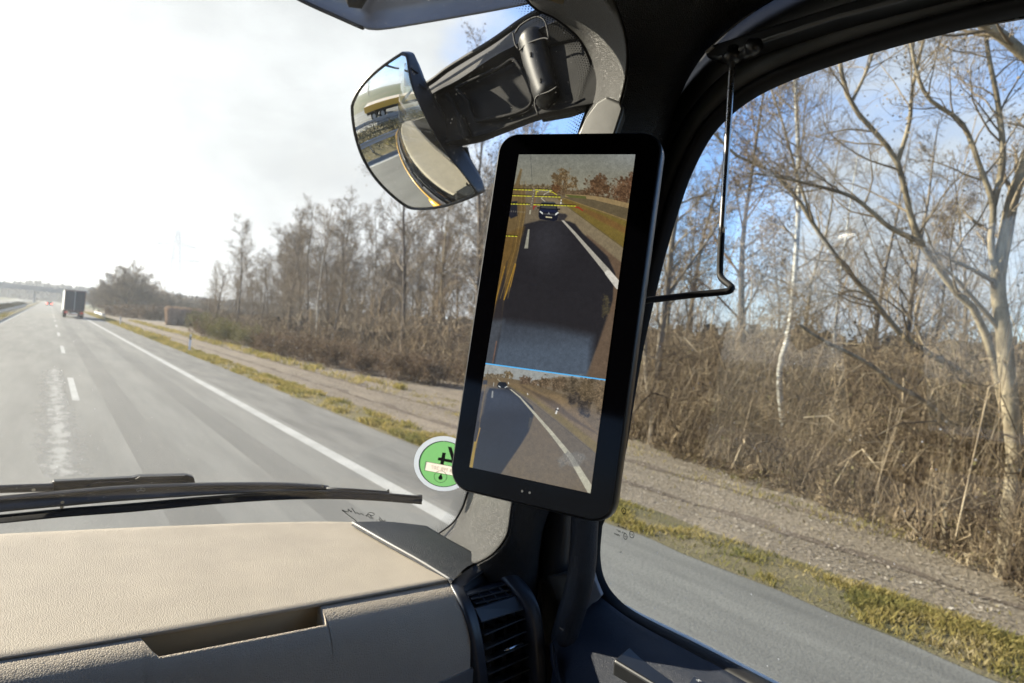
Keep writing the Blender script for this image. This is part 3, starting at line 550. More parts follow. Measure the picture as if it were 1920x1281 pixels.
    P.line([(1013, 397), (1018, 401)], 2.6, (225, 228, 220)); P.line([(1046, 399), (1041, 403)], 2.6, (225, 228, 220)); P.line([(1019, 401), (1040, 403)], 3, (60, 62, 66)); P.line([(1024, 407), (1034, 408)], 2.4, (205, 195, 150))
    P.line([(1008, 390), (1011, 390)], 2.4, (16, 18, 26)); P.line([(1046, 392.5), (1049, 392.5)], 2.6, (16, 18, 26)); P.disc = None
    for a in (90, 210, 330): P.line([(1029, 400.5), (1029+2.2*cos(radians(a)), 400.5-2.2*sin(radians(a)))], .8, (190, 192, 195))
    P.poly([(1051.5, 374), (1053.5, 374), (1052.5, 382.5), (1050.5, 382.5)], (215, 212, 200)); P.line([(1051, 378), (1053, 378)], 1, (30, 30, 30))
    for (a, b, c, d) in ((959, 355.2, 997, 356.4), (1004, 355.6, 1034, 357.0), (957, 366.6, 996, 367.8), (1003, 368.0, 1050, 369.5), (955, 382.3, 993, 383.2), (1001, 383.6, 1079, 386.4), (946, 442.3, 970, 443.2)):
        P.line([(a, b-1.2), (c, d-1.2)], 1.7, (12, 12, 8)); P.line([(a, b+.2), (c, d+.2)], 1.9, (212, 205, 40), dash=(6.2, 5.2))
    for q in ([(1005, 365), (1005.5, 359.5), (1009, 359.5)], [(1031, 360), (1036, 360.5), (1044, 365.5)]): P.line(q, 1.6, (205, 195, 30))
    P.line([(1003, 370), (1002.5, 380)], 1.2, (160, 90, 30), .7)
    for q in ([(1000.5, 392), (1001, 386.8), (1005, 386.6)], [(1079, 388.6), (1084, 388.8), (1092.5, 394.8)]): P.line(q, 1.9, (170, 24, 24))
def screen_lower(P):
    X, Y = P.X, P.Y; P.C[...] = np.array((150, 154, 152))/255
    P.put(np.clip((X-1040)/120, 0, 1)*.6, (176, 184, 196))
    P.poly([(830, 700), (900, 706), (944, 708), (990, 716), (1060, 740), (1160, 800), (1160, 960), (830, 960)], (114, 96, 70), soft=1)
    P.blob(928, 705, 20, 4, (128, 112, 86), 31, .3); P.blob(954, 704, 9, 8, (128, 108, 76), 32, .45, fine=4); P.blob(985, 713, 12, 7, (112, 90, 70), 33, .3, fine=3); P.blob(1003, 717, 7, 6, (122, 98, 72), 34, .35)
    P.poly([(1008, 712), (1030, 710), (1052, 706), (1150, 716), (1150, 800), (1100, 775), (1060, 742), (1035, 732), (1012, 725)], (118, 100, 76), .9, 1.5)
    for cx, cy, rx, ry, c, sd in ((1022, 718, 12, 12, (112, 92, 68), 35), (1050, 720, 14, 15, (116, 96, 72), 36), (1075, 730, 16, 20, (98, 84, 64), 37), (1100, 735, 20, 26, (110, 92, 66), 38), (1128, 745, 18, 34, (122, 102, 76), 39), (1075, 748, 12, 12, (78, 68, 58), 40), (1095, 765, 14, 16, (76, 66, 56), 41)): P.blob(cx, cy, rx, ry, c, sd, .3, fine=6)
    P.poly([(1020, 735), (1050, 742), (1070, 760), (1110, 800), (1150, 830), (1150, 850), (1080, 800), (1030, 752)], (138, 112, 76), .7, 3)
    P.poly([(952, 717), (990, 722), (1040, 750), (1130, 815), (1130, 860), (1100, 830), (1040, 775), (960, 724)], (126, 104, 72), .9, 1.5); P.poly([(975, 722), (1040, 752), (1080, 785), (1130, 820), (1075, 790), (1020, 752)], (92, 76, 60), .8, 2)
    P.poly([(954, 722), (1010, 752), (1060, 785), (1125, 835), (1120, 852), (1050, 792), (1000, 752)], (126, 106, 50), .8, 2.5)
    P.poly([(950, 722), (960, 727), (1000, 756), (1045, 790), (1119, 852), (1125, 960), (860, 960), (900, 730)], (106, 92, 72), soft=1.2)
    P.poly([(952, 727), (980, 745), (1010, 775), (1030, 815), (1060, 860), (1108, 925), (1000, 930), (930, 860)], (112, 94, 68), .8, 4)
    P.line([(955, 728), (1002, 758), (1045, 792), (1118, 853)], 1.2, (84, 76, 60), .7)
    P.poly([(918, 728), (945, 730), (953, 726), (975, 742), (998, 762), (1002, 772), (998, 788), (991, 810), (975, 836), (950, 872), (938, 890), (876, 880), (890, 820), (906, 752)], (37, 37, 43), 1, 1.3)
    P.put(P.inside([(918, 732), (952, 730), (985, 752), (990, 775), (905, 775)], 10)*.6*np.clip((790-Y)/60, 0, 1), (70, 76, 88))
    P.poly([(993, 783), (998, 784), (994, 800), (990, 803)], (84, 76, 56), .7, 1)
    P.line([(933, 711), (938, 716), (952, 726), (975, 745), (1000, 773), (1033, 811), (1070, 857), (1109, 922)], [1, 1.2, 1.8, 2.6, 4.2, 6.5, 9.5, 14], (182, 176, 150))
    P.poly([(922.5, 733), (925, 733), (924.5, 746), (921, 746)], (150, 150, 145)); P.line([(926, 718), (925, 724)], 1.4, (170, 170, 160))
    P.poly([(870, 760), (900, 735), (908, 735), (900, 790), (892, 850), (880, 890), (850, 890)], (52, 46, 44), .9, 3); P.poly([(903, 752), (912, 730), (912, 745), (906, 775), (897, 790)], (96, 84, 66), .8, 2); P.line([(914, 700), (900, 790), (893, 840)], 1.5, (150, 118, 60), .5); P.line([(900, 803), (893, 830)], 2, (170, 128, 40))
    P.poly([(889, 828), (894, 828), (886, 878), (880, 876)], (168, 134, 36)); P.line([(915, 695), (913, 712)], 1, (90, 84, 74)); P.poly([(906, 713), (914, 713), (913, 721), (905, 721)], (52, 60, 78), .8)
    P.poly([(934, 718), (937, 716), (948, 717), (951, 721), (950, 729), (935, 728), (932, 724)], (28, 34, 42)); P.line([(935, 724), (938, 726)], 1.6, (215, 218, 215)); P.line([(950, 725), (947, 727)], 1.6, (215, 218, 215)); P.line([(952, 727), (957, 729)], 2.5, (50, 48, 50), .8)
    P.poly([(1045, 764.5), (1047.5, 765.5), (1043.5, 777), (1040.5, 776)], (220, 218, 210)); P.line([(1042.5, 768), (1046.5, 769.5)], 2.2, (32, 30, 30)); P.line([(989, 738), (989.5, 740)], 2, (215, 210, 200)); P.line([(953, 717), (953.5, 720)], 1.4, (220, 220, 210))
    P.blob(1072, 862, 26, 12, (140, 134, 124), 50, .35, .45, fine=14)
M_scr = bpy.data.materials.new('screen_picture'); M_scr.use_nodes = True; _t = M_scr.node_tree; _b = _t.nodes['Principled BSDF']
_a = _t.nodes.new('ShaderNodeVertexColor'); _a.layer_name = 'Col'; _b.inputs['Base Color'].default_value = (0.004, 0.004, 0.005, 1); _b.inputs['Roughness'].default_value = 0.07
_t.links.new(_a.outputs['Color'], _b.inputs['Emission Color']); _b.inputs['Emission Strength'].default_value = 1.0/2**EXPO
def s2l(c): return np.where(c <= .04045, c/12.92, ((c+.055)/1.055)**2.4)
def screen(name, y0f, y1f, func, nu, nv, off):
    us = np.linspace(0, 1, nu); vs = np.linspace(0, 1, nv); PT = np.zeros((nv, nu, 3))
    for j, v in enumerate(vs):
        a = DP[0]+DS*(y0f(0)*(1-v)+y1f(0)*v); b = DP[0]+DX*DW+DS*(y0f(1)*(1-v)+y1f(1)*v)
        PT[j] = a+(b-a)*us[:, None]
    PT = PT-DN*off; q = PT-CAM; dd = q@_f; X = 960+F*(q@_r)/dd; Y = 640.5-F*(q@_u)/dd
    P = Paint(X, Y); func(P); P.C = P.C*(1+.20*(fbm(X, Y, 5.5, 91)-.5)+.10*(vnoise(X, Y, 1.6, 92)-.5))[..., None]; lum_ = P.C.mean(2, keepdims=True); P.C = P.C*.80+lum_*.20*np.array([1.0, .99, .95]); g = (RNG.random(X.shape)-.5)*.025; C = np.clip(P.C+g[..., None], 0, 1)
    o = MB().grid(PT).build(name, M_scr, disp); ca = o.data.color_attributes.new('Col', 'FLOAT_COLOR', 'POINT')
    ca.data.foreach_set('color', np.concatenate([s2l(C), np.ones(X.shape+(1,))], axis=2).ravel().astype(np.float32)); return o
def ysplit(px, py): p = onPl(px, py, DP[0], DN); return float((p-DP[0])@DY)/DH
sA, sB = ysplit(911, 681), ysplit(1137, 712); sA2, sB2 = ysplit(911, 683), ysplit(1137, 713.8)
z0 = lambda t: 0.0; z1 = lambda t: 1.0; sp1 = lambda t: sA+(sB-sA)*t; sp2 = lambda t: sA2+(sB2-sA2)*t
screen('upper_picture', z0, sp1, screen_upper, 300, 470, .0017)
screen('lower_picture', sp2, z1, screen_lower, 300, 270, .0017)
part(MB().add([DP[0]+DX*DW*u_+DS*v_-DN*.0019 for u_, v_ in ((0, sA), (1, sB), (1, sB2+.0006), (0, sA2+.0006))], [(0, 1, 2, 3)]), 'divider_line', mat('screen_blue', (.02, .1, .2), .3, emit=(.06, .36, .72, 1.0/2**EXPO)), disp)

# ------------------------------------------------------------------ ramp mirror outside the windscreen
MC = U(775, 250, 1.42); nrm = np.array([-.75, -.50, -.45]); nrm /= np.linalg.norm(nrm)
mir = thing('ramp_mirror', MC, 'convex black-rimmed front mirror on a broad black arm outside the windscreen, flecked with dust', 'mirror')
gpx = [(744, 99), (717, 119), (692, 141), (671, 166), (658, 193), (657.5, 209), (664, 245), (673, 276), (684, 302), (704, 335), (728, 363), (753, 387), (771, 396), (807, 396), (841, 389), (879, 375), (884, 364), (866, 327), (836, 278), (805, 219), (774, 157), (759, 112), (753, 102)]
gp3 = np.array([onPl(x, y, MC, nrm) for x, y in gpx]); cen3 = gp3.mean(0)
gp3c = cr(np.vstack([gp3, gp3[:1]]), 97)[:-1]
RM = 0.42
def cap(p, k=1.0):                                 # push a point of the plane onto the convex cap
    q = p-cen3; r2 = np.dot(q, q); return p+nrm*(.018-(RM-sqrt(max(RM*RM-r2, 0)))*k)
Gm = [[cap(cen3+(p-cen3)*t*.975) for p in np.vstack([gp3c, gp3c[:1]])] for t in np.linspace(0.002, 1, 26)]
part(MB().grid(Gm), 'mirror_glass', M_mirror, mir, smooth=True)
back = np.array([1, .9, .5]); 
def ringm(t, d, k=0.0):
    Q = np.vstack([gp3c, gp3c[:1]]); return np.array([cap(cen3+(p-cen3)*t)-nrm*d+_r*k*max(0, 1-(np.dot(p-cen3, _u)/.155)**2) for p in Q])
part(MB().grid([ringm(.970, .001), ringm(.975, -.0035), ringm(.995, -.0035), ringm(1.005, .004), ringm(1.0, .026, .014), ringm(.93, .038, .026), ringm(.75, .048, .035), ringm(.4, .054, .038), ringm(.02, .056, .038)]), 'housing', M_satin, mir, smooth=True)
for (x, y) in ((771, 128), (786, 158), (862, 310), (874, 345)):
    p = onPl(x, y, MC-nrm*.012, nrm); part(MB().tube([p, p+np.array([.018, .004, -.004])], .0012, 6), 'rim_clip', M_ink, mir)
lug = [onPl(x, y, MC-nrm*.05, nrm) for x, y in [(840, 265), (862, 277), (876, 276), (893, 344), (891, 362), (880, 370)]]
part(MB().prism(lug, -nrm*.006), 'lower_lug', M_satin, mir, bevel=.004)
def armd(x): return 1.42-(x-820)*(.27/290)
def A(x, y, o=0): return U(x, y, armd(x)+o)
armT = [(775, 175), (813, 150), (845, 126), (923, 78), (977, 40), (1018, 18), (1075, -10)]; armT2 = [(780, 192), (819, 166), (858, 146), (925, 102), (966, 80), (1014, 48), (1085, 20)]
armM = [(792, 200), (824, 184), (862, 172), (926, 145), (975, 122), (1030, 100), (1110, 80)]; armB = [(830, 270), (866, 262), (900, 255), (941, 241), (1014, 214), (1098, 196), (1140, 190)]; armU = [(832, 280), (868, 273), (905, 265), (945, 250), (1016, 224), (1100, 206), (1140, 200)]
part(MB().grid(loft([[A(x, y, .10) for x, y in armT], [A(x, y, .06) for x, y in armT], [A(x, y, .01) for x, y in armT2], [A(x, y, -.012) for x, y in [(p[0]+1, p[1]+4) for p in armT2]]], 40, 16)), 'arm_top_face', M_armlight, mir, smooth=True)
part(MB().grid(loft([[A(p[0]+1, p[1]+4, -.012) for p in armT2], [A(p[0], p[1]-16, .008) for p in armM], [A(*p, .014) for p in armM], [A(p[0], p[1]-10, .004) for p in armB], [A(*p, .0) for p in armB], [A(*p, .05) for p in armU], [A(*p, .12) for p in armU]], 40, 36)), 'arm', M_arm, mir, smooth=True)
part(MB().tube([A(*p, .015) for p in cr([(x, y, 0) for x, y in armT], 20)[:, :2]], .006, 8), 'arm_seal', M_rubber, mir, smooth=True)
rec = [(855, 165), (935, 128), (968, 116), (996, 196), (905, 226), (886, 215), (878, 190)]
part(MB().tube([A(x, y, -.004) for x, y in cr([(x, y, 0) for x, y in rec+rec[:1]], 60)[:, :2]], .004, 8), 'recess_edge', M_arm, mir, smooth=True)
part(MB().tube([A(x, y, -.004) for x, y in cr([(x, y, 0) for x, y in [(838, 176), (850, 195), (868, 235), (878, 262)]], 20)[:, :2]], [.004]*10+[.009]*10, 10), 'arm_rib', M_arm, mir, smooth=True)
cv = cr([(988, 62, 0), (996, 92, 0), (1006, 130, 0), (1018, 168, 0), (1030, 196, 0)], 24)[:, :2]
part(MB().tube([A(x+5, y, .005) for x, y in cv], [.018, .026, .030]+[.031]*17+[.031, .029, .024, .016], 20, flat=.8), 'hinge_cover', mat('hinge_cover_plastic', (.022, .022, .022), .45, spec=.25, var=.1), mir, smooth=True)
for q in ([(966, 62), (978, 46), (1005, 32), (1022, 40), (1030, 75)], [(962, 62), (966, 82), (972, 92)], [(974, 95), (990, 82), (1018, 72), (1030, 74)], [(1046, 162), (1030, 172), (1006, 182), (1004, 200), (1010, 216)]):
    part(MB().tube([A(x, y, -.028) for x, y in cr([(a_, b__, 0) for a_, b__ in q], 16)[:, :2]], .0018, 6), 'cover_seam', M_rubber, mir, smooth=True)
for q in ((995, 103), (1013, 152)): part(MB().tube([A(q[0], q[1]-4, -.030), A(q[0]+1, q[1]+4, -.030)], .0022, 8), 'screw_hole', M_rubber, mir)
# base of the arm against the pillar
bs = [A(1000, 30, .05), A(1060, 8, .06), A(1110, 50, .06), A(1135, 120, .06), A(1130, 190, .06), A(1085, 206, .06), A(1030, 216, .06)]
part(MB().prism(bs, (.02, .05, 0)), 'arm_base', mat('arm_base_plastic', (.022, .023, .020), .7, spec=.1, var=.1), mir, bevel=.004)

# ------------------------------------------------------------------ outside sun visor
vis = thing('outer_sun_visor', U(700, 20, 1.42), 'smoky grey outside sun visor jutting over the top of the windscreen', 'sun visor')
lo_ = cr([U(420, -75, 1.48), U(560, -2, 1.44), U(632, 31, 1.42), U(680, 52, 1.40), U(696, 56.5, 1.395), U(730, 55, 1.39), U(850, 35, 1.34), (U(970, 13, 1.30)), U(1080, -12, 1.26)], 60)
up_ = lo_+np.array([0.01, -.12, .20]); fr_ = [p+np.array([0, .05, .06]) for p in lo_]
part(MB().grid([[p*.0+p for p in lo_], fr_, up_]), 'shade', M_visor, vis, smooth=True, solid=.005)
part(MB().tube(lo_[:26], .0045, 8), 'edge_trim', M_rubber, vis, smooth=True)
part(MB().tube([U(650, -12, 1.36), U(660, 2, 1.37), U(672, 3, 1.37), U(684, -8, 1.36)], [.008, .014, .014, .008], 12), 'fixing_knob', M_rubber, vis, smooth=True)
part(MB().tube([(-1.55, 1.05, 3.30), (-.9, 1.42, 3.30), (-.2, 1.48, 3.30), (.0, 1.48, 3.30)], .02, 8), 'left_support', M_visor, vis)
# ------------------------------------------------------------------ wipers
def wiper_pt(x, y, off): return onW(x, y, off)
wip = thing('windscreen_wiper', wiper_pt(200, 960, .03), 'long black wiper with thin blade along the windscreen foot, nearer of two', 'wiper', 'wipers on the windscreen')
spine = [(-160, 955), (0, 937), (120, 926), (230, 917), (330, 913), (420, 911), (520, 911), (600, 915), (616, 918)]
part(MB().grid(loft([[wiper_pt(x, y+3, .030) for x, y in spine], [wiper_pt(x, y-4, .040) for x, y in spine], [wiper_pt(x, y+4, .032) for x, y in spine], [wiper_pt(x, y+13-8*max(0, (x-350)/260), .020) for x, y in spine], [wiper_pt(x, y+22-17*max(0, (x-200)/420), .012) for x, y in spine]], 60, 14)), 'arm', M_wiper, wip, smooth=True, solid=.003)
b1_ = [(-160, 985), (0, 970), (120, 958), (250, 948), (400, 934), (520, 926), (620, 924), (700, 927), (791, 934)]
part(MB().tube([wiper_pt(x, y, .020) for x, y in cr([(a_, c_, 0) for a_, c_ in b1_], 50)[:, :2]], .0045, 8), 'blade_frame', M_wiper, wip, smooth=True)
part(MB().grid([[wiper_pt(x, y+d, o) for x, y in cr([(a_, c_, 0) for a_, c_ in b1_], 50)[:, :2]] for d, o in ((1, .018), (4, .012), (11-0, .004), (12, .002))]), 'rubber_blade', M_rubber, wip, smooth=True, solid=.002)
part(MB().tube([wiper_pt(*p, .028) for p in ((612, 918), (660, 920), (730, 924))], [.005, .0045, .003], 8), 'blade_link', M_wiper, wip, smooth=True)
part(MB().prism([wiper_pt(785, 929, .024), wiper_pt(792, 929, .024), wiper_pt(792, 940, .01), wiper_pt(785, 940, .01)], (0, .006, 0)), 'end_cap', M_rubber, wip)
for q in ((116, 951), (117, 942), (605, 912), (728, 920), (63, 919)): part(MB().disc(wiper_pt(*q, .014), (1, 0, 0), (0, -.27, 1), .0028, 10), 'rivet', mat('rivet_grey', (.25, .26, .27), .35, metal=.6), wip)
mb = MB(); c_ = wiper_pt(264, 919, .027); mb.disc(c_, np.array([1, 0, 0]), np.array([0, -.3, .6]), .007, 24, .0064)
for a in (90, 210, 330): mb.tube([c_, c_+np.array([cos(radians(a)), 0, .6*sin(radians(a))])*.0062], .0004, 4)
part(mb, 'star_emblem', mat('rivet_grey', (.25,)*3), wip)
w2 = thing('windscreen_wiper', wiper_pt(100, 905, .05), 'short black wiper end with ribbed cover behind the long wiper', 'wiper', 'wipers on the windscreen')
part(MB().tube([wiper_pt(x, y, .06) for x, y in ((-200, 922), (0, 917), (100, 914))], .010, 8, flat=.7), 'arm', M_wiper, w2, smooth=True)
part(MB().prism([wiper_pt(x, y, .065) for x, y in ((97, 904), (101, 903), (248, 896), (260, 893), (350, 891), (364, 895), (367, 908), (360, 920), (97, 926))], (0, .02, .0)), 'end_cover', M_wiper, w2, bevel=.004, seg=3)
part(MB().prism([wiper_pt(x, y, .058) for x, y in ((100, 912), (160, 911), (185, 904), (345, 901), (362, 906), (366, 919), (330, 922), (100, 927))], (0, .008, .0)), 'lower_cover', M_rubber, w2, bevel=.003, seg=2)
part(MB().prism([wiper_pt(x, y, .0602) for x, y in ((254, 899), (262, 894), (347, 892), (340, 897))], (0, .004, .0)), 'ribbed_pad', mat('ribbed_black', (.03, .03, .032), .4, bump=('cells', 500, .5, .0006)), w2)
# ------------------------------------------------------------------ sticker on the windscreen (seen from behind: mirrored)
sc_ = onW(832, 870, -.003); px_ = onW(840, 871.5, -.003)-sc_; px_ /= np.linalg.norm(px_); pyv = onW(831, 862, -.003)-sc_; pyv -= px_*np.dot(px_, pyv); pyv /= np.linalg.norm(pyv); pn = np.cross(px_, pyv); pn = pn if pn[1] < 0 else -pn
stk = thing('emissions_sticker', sc_, 'round green emissions sticker with mirrored digit 4 stuck to the windscreen beside the display', 'sticker')
RS = np.linalg.norm(onW(776, 872, -.003)-sc_)
def paper(name, col, k): 
    m = bpy.data.materials.new(name); m.use_nodes = True; n = m.node_tree.nodes; l = m.node_tree.links; b = n['Principled BSDF']; b.inputs['Base Color'].default_value = (*col, 1); b.inputs['Roughness'].default_value = .6
    t_ = n.new('ShaderNodeBsdfTranslucent'); t_.inputs[0].default_value = (*col, 1); x = n.new('ShaderNodeMixShader'); x.inputs[0].default_value = k
    nz = n.new('ShaderNodeTexNoise'); nz.inputs['Scale'].default_value = 60; rp = n.new('ShaderNodeMixRGB'); rp.blend_type = 'MULTIPLY'; rp.inputs[0].default_value = .12; rp.inputs[1].default_value = (*col, 1); l.new(nz.outputs['Color'], rp.inputs[2]); l.new(rp.outputs[0], t_.inputs[0])
    l.new(b.outputs[0], x.inputs[1]); l.new(t_.outputs[0], x.inputs[2]); l.new(x.outputs[0], n['Material Output'].inputs['Surface']); return m
part(MB().disc(sc_, px_, pyv, RS, 64, RS*.82), 'grey_rim', paper('sticker_film', (.55, .60, .66), .7), stk)
def chord(y0, y1, x0=None, x1=None):
    rr0 = .825; ys_ = np.linspace(y0, y1, 24); L_ = [(-(max(0, rr0**2-y*y))**.5 if x0 is None else x0, y) for y in ys_]; R_ = [((max(0, rr0**2-y*y))**.5 if x1 is None else x1, y) for y in ys_]
    return [[sc_+px_*x*RS+pyv*y*RS+pn*.0008 for x, y in L_], [sc_+px_*x*RS+pyv*y*RS+pn*.0008 for x, y in R_]]
gd_ = MB(); gd_.grid(chord(-.02, .825)); gd_.grid(chord(-.825, -.34)); gd_.grid(chord(-.34, -.02, None, -.60)); gd_.grid(chord(-.34, -.02, .62, None))
part(gd_, 'green_disc', paper('sticker_green', (.22, .54, .20), .6), stk)
part(MB().disc(sc_+pn*.0016, px_, pyv, RS*.838, 64, RS*.812), 'black_ring', M_ink, stk)
def stp(x, y, o): return sc_+px_*x*RS+pyv*y*RS+pn*o
PS_ = [(-.60, -.02), (.62, -.02), (.62, -.34), (-.60, -.34)]
part(MB().add([stp(x, y, .0016) for x, y in PS_], [(0, 1, 2, 3)]), 'plate_field', paper('sticker_field', (.86, .78, .68), .7), stk)
part(MB().tube([stp(x, y, .0022) for x, y in PS_+PS_[:1]], .00035, 4), 'field_border', M_ink, stk)
mb = MB()
for q in ([(-.10, .55), (.02, .55), (.30, .14), (.30, .04), (.16, .04), (.16, .14)], ):
    pass
mb.add([stp(x, y, .0024) for x, y in [(.02, .66), (.15, .66), (.36, .22), (.36, .10), (.24, .10), (.24, .20)]], [(0, 1, 2, 3, 4, 5)])
mb.add([stp(x, y, .0025) for x, y in [(-.22, .22), (.36, .22), (.36, .11), (-.22, .11)]], [(0, 1, 2, 3)])
mb.add([stp(x, y, .0026) for x, y in [(-.12, .42), (.0, .42), (.0, -.01), (-.12, -.01)]], [(0, 1, 2, 3)])
part(mb, 'digit_four', mat('sticker_grey_print', (.03, .035, .035), .6), stk)
mb = MB(); text_mb('BB MB 207', stp(0.02, -.23, .0024), px_, pyv, RS*.17, mb, mirror=True, bold=0, spacing=1.1); part(mb, 'registration_text', mat('faded_print', (.62, .52, .42), .8), stk)
mb = MB(); mb.disc(stp(-.02, -.46, .0026), px_, pyv, RS*.22, 40, RS*.205); mb.add([stp(x, y, .0026) for x, y in ((-.02, -.33), (.06, -.50), (.03, -.57), (-.06, -.57), (-.09, -.50))], [(0, 1, 2, 3, 4)]); part(mb, 'official_seal', mat('sticker_grey_print', (.03, .035, .035)), stk)
# ------------------------------------------------------------------ signature on the windscreen (mirrored, read from outside)
def sg(pts, wd=.0005): return [onW(630+x/17.45, 930+y/17.45, -.004) for x, y in pts]
mb = MB()
for q, r_ in (([(690, 850), (560, 740), (330, 570), (195, 460), (300, 505), (400, 520), (415, 480), (385, 455), (405, 435), (440, 470), (480, 510), (515, 520), (495, 480)], .00075),
              ([(505, 390), (560, 460), (610, 530), (650, 570), (690, 545), (740, 585), (790, 600), (820, 575), (865, 600), (905, 635)], .0008),
              ([(965, 640), (1000, 660), (1015, 680), (985, 635), (1035, 615), (1040, 580), (1080, 550), (1150, 545), (1230, 570), (1250, 610), (1210, 640), (1140, 630), (1060, 600), (1035, 610), (1070, 680), (1150, 740)], .0007),
              ([(1110, 620), (1150, 680), (1190, 725), (1225, 720)], .0008), ([(1325, 790), (1345, 798)], .0009),
              ([(1420, 685), (1470, 750), (1530, 820), (1580, 830), (1605, 800), (1580, 785)], .0007), ([(1400, 745), (1450, 820), (1490, 900), (1545, 905)], .0008), ([(1490, 770), (1500, 820), (1460, 820)], .0006)):
    mb.tube(cr(np.array(sg(q)), len(q)*4), r_*.95, 5)
part(mb, 'signature', M_ink, ws, label='black mirrored handwritten signature low on the windscreen')
# ------------------------------------------------------------------ maker's marks etched on the side window (mirrored)
EX = onX(1180, 983, .804)-onX(1160, 976, .804); EX /= np.linalg.norm(EX); EX = np.array([0, EX[1], EX[2]]); EX /= np.linalg.norm(EX); EY = np.array([0, -EX[2], EX[1]]); EY = EY if EY[2] > 0 else -EY
def E_(x, y): return onX(x, y, .8045)
k_ = np.linalg.norm(onX(1160, 985, .8)-onX(1160, 965, .8))/20
mb = MB(); c_ = E_(1169.5, 958); mb.disc(c_, EX, EY, 6.4*k_, 28, 4.7*k_)
for a in (90, 210, 330):
    u_ = EX*cos(radians(a))+EY*sin(radians(a)); v_ = -EX*sin(radians(a))+EY*cos(radians(a)); mb.add([c_+v_*.8*k_, c_+u_*5*k_, c_-v_*.8*k_, c_-u_*.5*k_], [(0, 1, 2, 3)])
for i in range(6):
    o_ = E_(1163.5+1.9*i, 969.5+.9*(i % 3)); mb.add([o_, o_+(EX*2.6-EY*4.2)*k_*1.5, o_+(EX*2.6-EY*4.2)*k_*1.5+EX*.7*k_, o_+EX*.7*k_], [(0, 1, 2, 3)])
text_mb('T', E_(1166.5, 983), EX, EY, 3.2*k_, mb, True); text_mb('DURACAM', E_(1166.5, 990.5), EX, EY, 5.0*k_, mb, True)
text_mb('43 R - 00099', E_(1164, 999), EX, EY, 4.9*k_, mb, True); text_mb('E 000414', E_(1157, 1004), EX, EY, 4.2*k_, mb, True)
c_ = E_(1184.5, 1002.5); mb.disc(c_, EX, EY, 6.6*k_, 28, 5.3*k_); text_mb('E13', c_-EY*1.6*k_, EX, EY, 4.6*k_, mb, True)
c_ = E_(1172.5, 1006); mb.disc(c_, EX, EY, 5.8*k_, 28, 4.6*k_); text_mb('CCC', c_-EY*1.5*k_, EX, EY, 4.2*k_, mb, True, .7)
text_mb('8 ...', E_(1163, 1036), EX, EY, 4*k_, mb, True)
part(mb, 'etched_marks', M_ink, door, label='small black mirrored maker marks and star in the lower front corner of the side window')
# ------------------------------------------------------------------ blind rod
rod = thing('blind_rod', onX(1372, 118, .74), 'thin steel and black cranked rod hanging from the window top and reaching to the display', 'rod')
part(MB().tube(cr([onX(1373, 112, .735), onX(1366, 230, .735), onX(1359, 340, .735), onX(1353, 440, .735)], 20), .0042, 12), 'steel_rod', M_steel, rod, smooth=True)
part(MB().tube(cr([onX(1353, 438, .735), onX(1350, 500, .735), onX(1351, 518, .733), onX(1358, 527, .728), onX(1371, 538, .72), onX(1368, 545, .715), onX(1352, 548, .71), onX(1300, 553, .69), onX(1250, 559, .66), onX(1206, 564, .63)], 50), .0044, 12), 'rubber_sleeve', M_rubber, rod, smooth=True)
part(MB().tube([onX(1374, 88, .735), onX(1374, 99, .735), onX(1374, 104, .735), onX(1373, 112, .735), onX(1373, 118, .735)], [.007, .007, .014, .012, .007], 16), 'pivot', M_satin, rod, smooth=True)
part(MB().tube([onX(1385, 106, .735), onX(1400, 100, .735), onX(1406, 92, .735), onX(1410, 88, .735), onX(1424, 84, .735)], [.004, .006, .010, .012, .008], 12), 'spring_clip', M_satin, rod, smooth=True)
bl_ = [onX(1320, 96, .755), onX(1332, 84, .755), onX(1560, 12, .755), onX(1900, -95, .755), onX(1900, -55, .755), onX(1560, 36, .755), onX(1420, 82, .755), onX(1345, 112, .755), onX(1324, 108, .755)]
blc = thing('blind_cassette', bl_[3], 'slim black roller-blind cassette along the top of the side window', 'blind')
part(MB().prism(bl_, (.035, 0, 0)), 'cassette_body', M_satin, blc, bevel=.004, seg=3)
part(MB().prism([onX(1320, 97, .752), onX(1335, 84, .752), onX(1338, 88, .752), onX(1324, 100, .752)], (.01, 0, 0)), 'end_clip', mat('clip_grey', (.3, .29, .27), .4), blc, bevel=.001)
lab = thing('headlining_label', onW(1035, 0, -.06), 'small pale label on the black lining at the top edge of the windscreen', 'label')
part(MB().prism([U(1012, -14, .98), U(1062, -10, .98), U(1056, 8, .98), U(1046, 7, .98), U(1022, -2, .98)], (0, .002, .002)), 'label_card', mat('label_beige', (.42, .37, .28), .6, var=.05), lab)

# ================================================================== OUTSIDE
def st(o): return tag(o, kind='structure')
